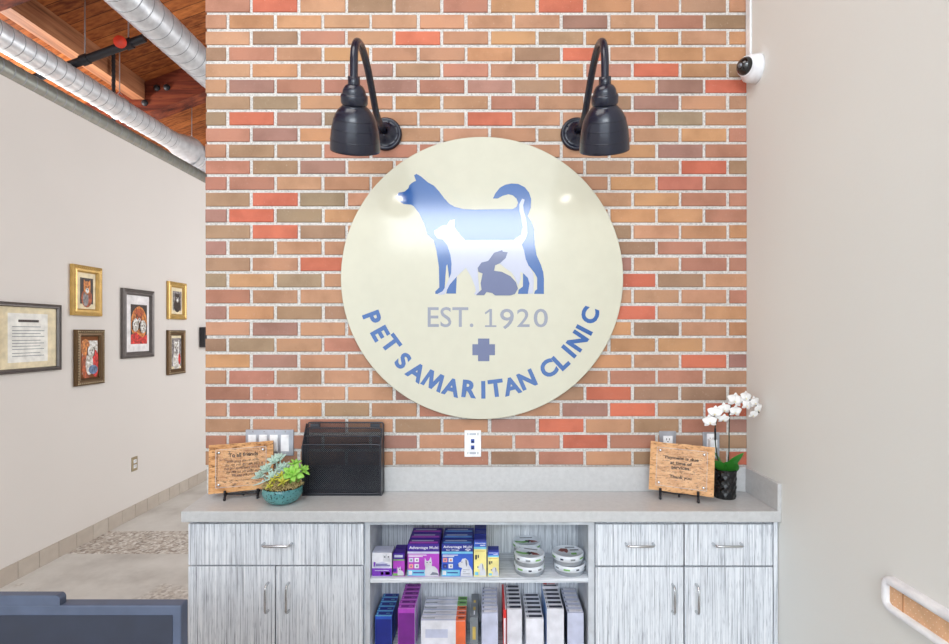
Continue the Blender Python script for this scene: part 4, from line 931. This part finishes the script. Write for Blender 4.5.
# ---- security camera and its raceway
cx, cz = Vector((XR, X_(0, 1) * 0 + 2.165, 0)), Z_(68.5, 2.165)
e = empty('security_camera', (XR, 2.165, cz), 'white dome security camera on the right wall at the brick corner', 'security camera')
T = axisT((XR + .001, 2.165, cz), (-1, -.0, -.02))
MB().slathe([(0, 0), (.056, 0), (.056, .012), (.054, .014), (.0545, .016), (.053, .034), (.049, .045), (.042, .051), (.033, .054), (0, .054)], 'cam_white', 48, T).build('housing', e)
Td = axisT(Vector((XR - .045, 2.150, cz)), (-.95, -.45, -.1))
MB().slathe([(.039, 0), (.039, .016), (.035, .020), (.034, .018)], 'cam_white', 40, Td).build('eye_ring', e)
q = MB(); q.slathe([(.034, .015)] + [(.034 * math.cos(a), .016 + .032 * math.sin(a)) for a in [PI / 2 * k / 8 for k in range(9)]], 'cam_dome', 40, Td); d_ = q.build('dome', e)
q = MB(); q.slathe([(0, .052), (.008, .050), (.011, .044), (.011, .03)], 'lens_grey', 20, Td); q.build('lens', d_)
q = MB().box(XR - .008, XR, 2.212, 2.250, cz + .058, roofz(XR - .03) - .0, 'white_plastic'); tag(q.build('cable_raceway', None, .003), 'white cable raceway running up the corner from the security camera', 'raceway')

# ---- bandage-like framed panel on the right wall
def panel_right():
    ya, yb_ = 1.464, 1.16
    zc = HC - .705; hh = .040
    e = empty('wall_panel', (XR, 1.3, zc - .05), 'white rounded frame around a tan perforated panel, low on the right wall', 'wall panel')
    def rr(y0_, y1_, z0_, z1_, r, k=7):
        out = []
        for cy_, cz_, a0 in ((y1_ - r, z1_ - r, 0), (y0_ + r, z1_ - r, PI / 2), (y0_ + r, z0_ + r, PI), (y1_ - r, z0_ + r, 3 * PI / 2)):
            for j in range(k + 1): a = a0 + PI / 2 * j / k; out.append((cy_ + r * math.cos(a), cz_ + r * math.sin(a)))
        return out
    z0, z1 = Z_(603.5, 1.475), Z_(570.5, 1.475)
    o = rr(yb_, ya, z0, z1, .028); i_ = rr(yb_ + .024, ya - .026, z0 + .019, z1 - .018, .010)
    n = len(o); q = MB(); d = .024
    vs = [(XR, a, b_) for a, b_ in o] + [(XR - d * .7, a, b_) for a, b_ in o] + [(XR - d, a * .93 + .07 * (ya + yb_) / 2, b_ * .93 + .07 * (z0 + z1) / 2) for a, b_ in o] + [(XR - d * .9, a, b_) for a, b_ in i_] + [(XR - .012, a, b_) for a, b_ in i_]
    fs = [(r * n + j, r * n + (j + 1) % n, (r + 1) * n + (j + 1) % n, (r + 1) * n + j) for r in range(4) for j in range(n)]
    q.add(vs, fs, 'white_plastic', True); q.build('frame', e)
    q = MB(); vs = [(XR - .0125, a, b_) for a, b_ in i_] + [(XR - .002, a, b_) for a, b_ in i_]
    q.add(vs, [tuple(range(n)), tuple(range(n, 2 * n))[::-1]] + [(j, j + n, (j + 1) % n + n, (j + 1) % n) for j in range(n)], 'tan_pad'); p_ = q.build('pad', e)
    q = MB(); ys = ya - .070; q.box(XR - .0135, XR - .012, ys - .004, ys, z0 + .019, z1 - .022, 'tan_dark'); q.build('seam', p_)
    q = MB()
    for a in range(14):
        for b_ in range(4):
            y_ = ya - .036 - a * .0175 - (b_ % 2) * .008; z_ = z0 + .026 + b_ * .0115
            if y_ > yb_ + .03: q.slathe([(0, .0007), (.0012, .0007), (.0012, 0)], 'tan_dot', 8, axisT((XR - .0125, y_, z_), (-1, 0, 0)))
    q.build('perforation', p_)
panel_right()

# ================================================================== LEFT WALL
def LY(px): return F * XL / (px - CX)
def LZ(py, px): return HC - (py - CY) * LY(px) / F
def frame(ya, yb_, z0, z1, m, fw, matm, art, lab, inner, dep=.028, lip=None, name='picture_frame', mw=(.07, .07, .07, .07)):
    e = empty(name, (XL, (ya + yb_) / 2, z0), lab, 'picture', None)
    q = MB(); x0 = XL + .0005
    def loop(o, x): return [(x, ya + o, z0 + o), (x, yb_ - o, z0 + o), (x, yb_ - o, z1 - o), (x, ya + o, z1 - o)]
    rings = [loop(0, x0), loop(0, x0 + dep * .8), loop(fw * .25, x0 + dep), loop(fw * .55, x0 + dep * .8), loop(fw * .8, x0 + dep * .85), loop(fw, x0 + dep * .45), loop(fw, x0 + .004)]
    vs = [p for r in rings for p in r]
    fs = [(r * 4 + j, r * 4 + (j + 1) % 4, (r + 1) * 4 + (j + 1) % 4, (r + 1) * 4 + j) for r in range(len(rings) - 1) for j in range(4)]
    q.add(vs, fs, m)
    if lip:                                    # small carved beads along the moulding
        n = int((z1 - z0) / .02)
        for k in range(n + 1):
            for yy_ in (ya + fw * .3, yb_ - fw * .3): q.ball((x0 + dep * .95, yy_, z0 + .012 + (z1 - z0 - .024) * k / n), .006, lip, 6)
        n = int((yb_ - ya) / .02)
        for k in range(n + 1):
            for zz in (z0 + fw * .3, z1 - fw * .3): q.ball((x0 + dep * .95, ya + .012 + (yb_ - ya - .024) * k / n, zz), .006, lip, 6)
    q.build('frame', e)
    MB().box(x0, x0 + .007, ya + fw, yb_ - fw, z0 + fw, z1 - fw, matm).build('mat_board', e)
    W = yb_ - ya; H = z1 - z0; a0, a1, b0, b1 = inner
    q = MB(); xa = x0 + .007
    ay0, ay1, az0, az1 = ya + W * a0, ya + W * a1, z0 + H * b0, z0 + H * b1
    q.box(xa - .001, xa + .001, ay0, ay1, az0, az1, art[0])
    TT = Matrix(((0, -1, 0, xa + .001), (1, 0, 0, ay0), (0, 0, 1, az0), (0, 0, 0, 1)))
    for l, (pts, m2) in enumerate(art[1]):
        q.prism([(u * (ay1 - ay0), w * (az1 - az0)) for u, w in pts], -.0003 * (l + 1), 0, m2, TT)
    q.build('artwork', e)
    return e
def ell(cx_, cy_, rx, ry, n=16): return [(cx_ + rx * math.cos(2 * PI * k / n), cy_ + ry * math.sin(2 * PI * k / n)) for k in range(n)]
def head(cx_, cy_, r, fur, dark, ears='up', muz='a_cream'):
    e = [([(cx_ - r, cy_ + r * .2), (cx_ - r * .95, cy_ + r * 1.25), (cx_ - r * .25, cy_ + r * .8)], fur), ([(cx_ + r * .25, cy_ + r * .8), (cx_ + r * .95, cy_ + r * 1.25), (cx_ + r, cy_ + r * .2)], fur)] if ears == 'up' else [(ell(cx_ - r * .95, cy_ - r * .05, r * .3, r * .7), dark), (ell(cx_ + r * .95, cy_ - r * .05, r * .3, r * .7), dark)]
    return e + [(ell(cx_, cy_, r, r), fur), (ell(cx_, cy_ - r * .4, r * .5, r * .42), muz), (ell(cx_ - r * .38, cy_ + r * .15, r * .14, r * .12, 8), dark), (ell(cx_ + r * .38, cy_ + r * .15, r * .14, r * .12, 8), dark), (ell(cx_, cy_ - r * .25, r * .16, r * .11, 8), dark)]
frame(LY(69.6), LY(99.3), HC + .125, HC + .487, 'gold', .05, 'mat_cream', ('a_dark', [(ell(.5, .22, .42, .36), 'a_rust'), (ell(.42, .2, .22, .3), 'a_grey')] + head(.52, .62, .26, 'a_orange', 'a_dark')), 'ornate gold frame with orange animal picture, upper left on the left wall', (.30, .74, .24, .76), lip='gold')
frame(LY(73.2), LY(101.8), HC - .379, HC + .024, 'bronze', .05, 'mat_brown', ('a_cream', [(ell(.3, .3, .35, .5), 'a_rust'), (ell(.85, .3, .22, .42), 'a_red'), (ell(.2, .8, .3, .25), 'a_orange'), (ell(.45, .3, .24, .34), 'a_cream'), (ell(.7, .12, .3, .14), 'a_blue')] + head(.55, .68, .2, 'a_cream', 'a_dark', 'down')), 'bronze frame with brown mat and red picture, lower left on the left wall', (.26, .80, .20, .80), lip='champagne')
frame(LY(120.4), LY(151.8), HC - .205, HC + .362, 'silver_frame', .05, 'mat_white', ('a_dark', [(ell(.5, .52, .49, .44), 'a_orange'), ([(0, 0), (0, .22), (.3, .3), (.7, .16), (1, .24), (1, 0)], 'a_red'), (ell(.5, .8, .3, .1), 'a_rust')] + head(.5, .66, .15, 'a_rust', 'a_dark', 'down') + head(.27, .48, .17, 'a_cream', 'a_dark', 'down') + head(.72, .44, .17, 'a_cream', 'a_dark', 'down')), 'large dark silver frame with white mat and orange dog picture, in the middle', (.28, .80, .20, .78))
frame(LY(166.4), LY(184.3), HC + .128, HC + .476, 'gold', .05, 'mat_cream', ('a_grey', [(ell(.5, .25, .4, .34), 'a_dark')] + head(.52, .62, .25, 'a_dark', 'a_cream', 'up', 'a_cream')), 'ornate gold frame with small grey picture, upper one nearest the brick wall', (.30, .78, .24, .76), lip='gold')
frame(LY(166.2), LY(183.3), HC - .385, HC + .026, 'bronze', .05, 'mat_cream', ('a_grey', [(ell(.5, .2, .4, .34), 'a_cream'), (ell(.8, .25, .12, .2), 'a_red')] + head(.5, .62, .26, 'a_cream', 'a_dark', 'up', 'a_grey')), 'bronze frame with grey cat picture, lower one nearest the brick wall', (.26, .82, .18, .82), lip='champagne')
e = frame(3.19, LY(58.3), HC - .25, HC + .19, 'silver_frame', .028, 'mat_cream', ('paper', [([(.1, y_), (.1, y_ + .012), (.9 - .1 * (k % 2), y_ + .012), (.9 - .1 * (k % 2), y_)], 'c_greybox') for k, y_ in enumerate([.12, .18, .26, .32, .38, .44, .52, .58, .64, .72])] + [([(.25, .82), (.25, .87), (.75, .87), (.75, .82)], 'a_dark')]), 'dark framed certificate with cream mat, leftmost picture on the left wall', (.2, .8, .15, .85), name='certificate_frame', lip=None)
# wall outlet and wall box
yo = LY(134.2); zo = HC - 1.085
e = empty('power_outlet', (XL, yo, zo), 'small beige outlet low on the left wall above the tile skirting', 'outlet')
MB().box(XL - .001, XL + .006, yo - .036, yo + .036, zo - .058, zo + .058, 'champagne').build('cover_plate', e, .002)
for s in (-1, 1):
    q = MB().box(XL + .005, XL + .009, yo - .017, yo + .017, zo + s * .021 - .014, zo + s * .021 + .014, 'white_plastic')
    for t_ in (-1, 1): q.box(XL + .0085, XL + .0095, yo + t_ * .006 - .0015, yo + t_ * .006 + .0015, zo + s * .021 - .004, zo + s * .021 + .008, 'dark_slot')
    q.build('socket', e)
yk = LY(199.2); e = empty('wall_speaker', (XL, yk + .1, Z_(347, yk)), 'small black box mounted on the left wall at the brick edge', 'speaker')
MB().box(XL, XL + .06, yk, yk + .24, HC - .145, HC + .06, 'pipe_black').build('body', e, .006)
MB().box(XL + .059, XL + .064, yk + .015, yk + .225, HC - .13, HC + .045, 'monitor_trim').build('front_grille', e)

# ================================================================== DESK AND MONITOR AT THE LOWER LEFT
YM0, YM1 = 1.0, 1.0256
zm = Z_(605.5, YM0); xr_ = X_(180.8, YM0)
dk = empty('reception_desk', (-.75, 1.05, 0), 'plain reception desk carrying the slate blue monitor', 'desk')
MB().box(-1.35, -.25, .72, 1.24, .70, .735, 'desk_top').build('desktop', dk, .004)
for a in (-1.33, -.31): MB().box(a, a + .04, .74, 1.22, 0, .70, 'desk_body').build('side_panel', dk)
MB().box(-1.29, -.31, 1.18, 1.20, .1, .70, 'desk_body').build('front_panel', dk)
mo = empty('monitor', (-.80, 1.01, .735), 'slate blue computer monitor at the bottom left corner', 'monitor')
MB().box(-1.13, xr_, YM0, YM1, zm - .36, zm, 'monitor').build('housing', mo, .0025)
MB().box(-1.115, xr_ - .015, YM0 - .001, YM0 + .002, zm - .345, zm - .018, 'monitor_trim').build('screen', mo)
q = MB().box(-.86, -.79, 1.012, 1.022, .745, zm - .2, 'monitor'); q.box(-.86, -.79, 1.02, 1.05, zm - .24, zm - .14, 'monitor'); q.build('stand_neck', mo)
MB().box(-.95, -.70, .93, 1.13, .735, .747, 'monitor').build('stand_base', mo, .004)
xc = X_(60.2, 1.0)
q = MB()
pl = [(-1.02, 0), (xc, 0), (xc, .012), (xc - .002, .0165), (xc - .006, .019), (-1.02, .019)]
q.prism([(a, zm + b_) for a, b_ in pl], .999, 1.0145, 'monitor'); wb = q.build('top_bar', mo, .0015)

# ================================================================== LIGHT
W = bpy.data.worlds.new('world'); S.world = W; W.use_nodes = True
bg = W.node_tree.nodes['Background']; bg.inputs['Color'].default_value = (.86, .94, 1, 1); bg.inputs['Strength'].default_value = 1.25
def area(name, loc, target, sx, sy_, power, col=(1, 1, 1)):
    ld = bpy.data.lights.new(name, 'AREA'); ld.shape = 'RECTANGLE'; ld.size = sx; ld.size_y = sy_; ld.energy = power; ld.color = col
    o = bpy.data.objects.new(name, ld); COL.objects.link(o); o.location = loc; d = Vector(target) - Vector(loc); o.rotation_euler = d.to_track_quat('-Z', 'Y').to_euler()
    return o
area('added_top_fill', (-.9, .4, 4.3), (-.3, 2.0, 1.0), 1.8, 1.2, 14, (.98, .98, .96))  # added soft fill from above; no ceiling fixture stands here
area('window_daylight', (-.25, -2.9, 2.95), (-.3, 2.2, 1.0), 2.2, .55, 26, (.88, .95, 1))
area('added_left_wall_fill', (.9, 6.0, 2.2), (-3, 5.0, 1.6), 3.6, 2.4, 70, (.96, .98, 1))  # added fill hidden behind the brick wall, evens out the left wall
def bulb(name, loc, power, col):  # bare point light, used for the added roof fill
    ld = bpy.data.lights.new(name, 'POINT'); ld.energy = power; ld.color = col; ld.shadow_soft_size = .25
    o = bpy.data.objects.new(name, ld); COL.objects.link(o); o.location = loc
bulb('hidden_roof_fill', (-5.2, 5.2, 3.0), 130, (1, .96, .9))  # added fill out of sight beyond the left wall, brightens roof and ducts
S.view_settings.view_transform = 'Standard'; S.view_settings.look = 'None'; S.view_settings.gamma = 1; S.view_settings.use_curve_mapping = False
S.view_settings.exposure = 1.24
S.cycles.max_bounces = 8; S.cycles.diffuse_bounces = 5; S.cycles.transparent_max_bounces = 12; S.cycles.sample_clamp_indirect = 6
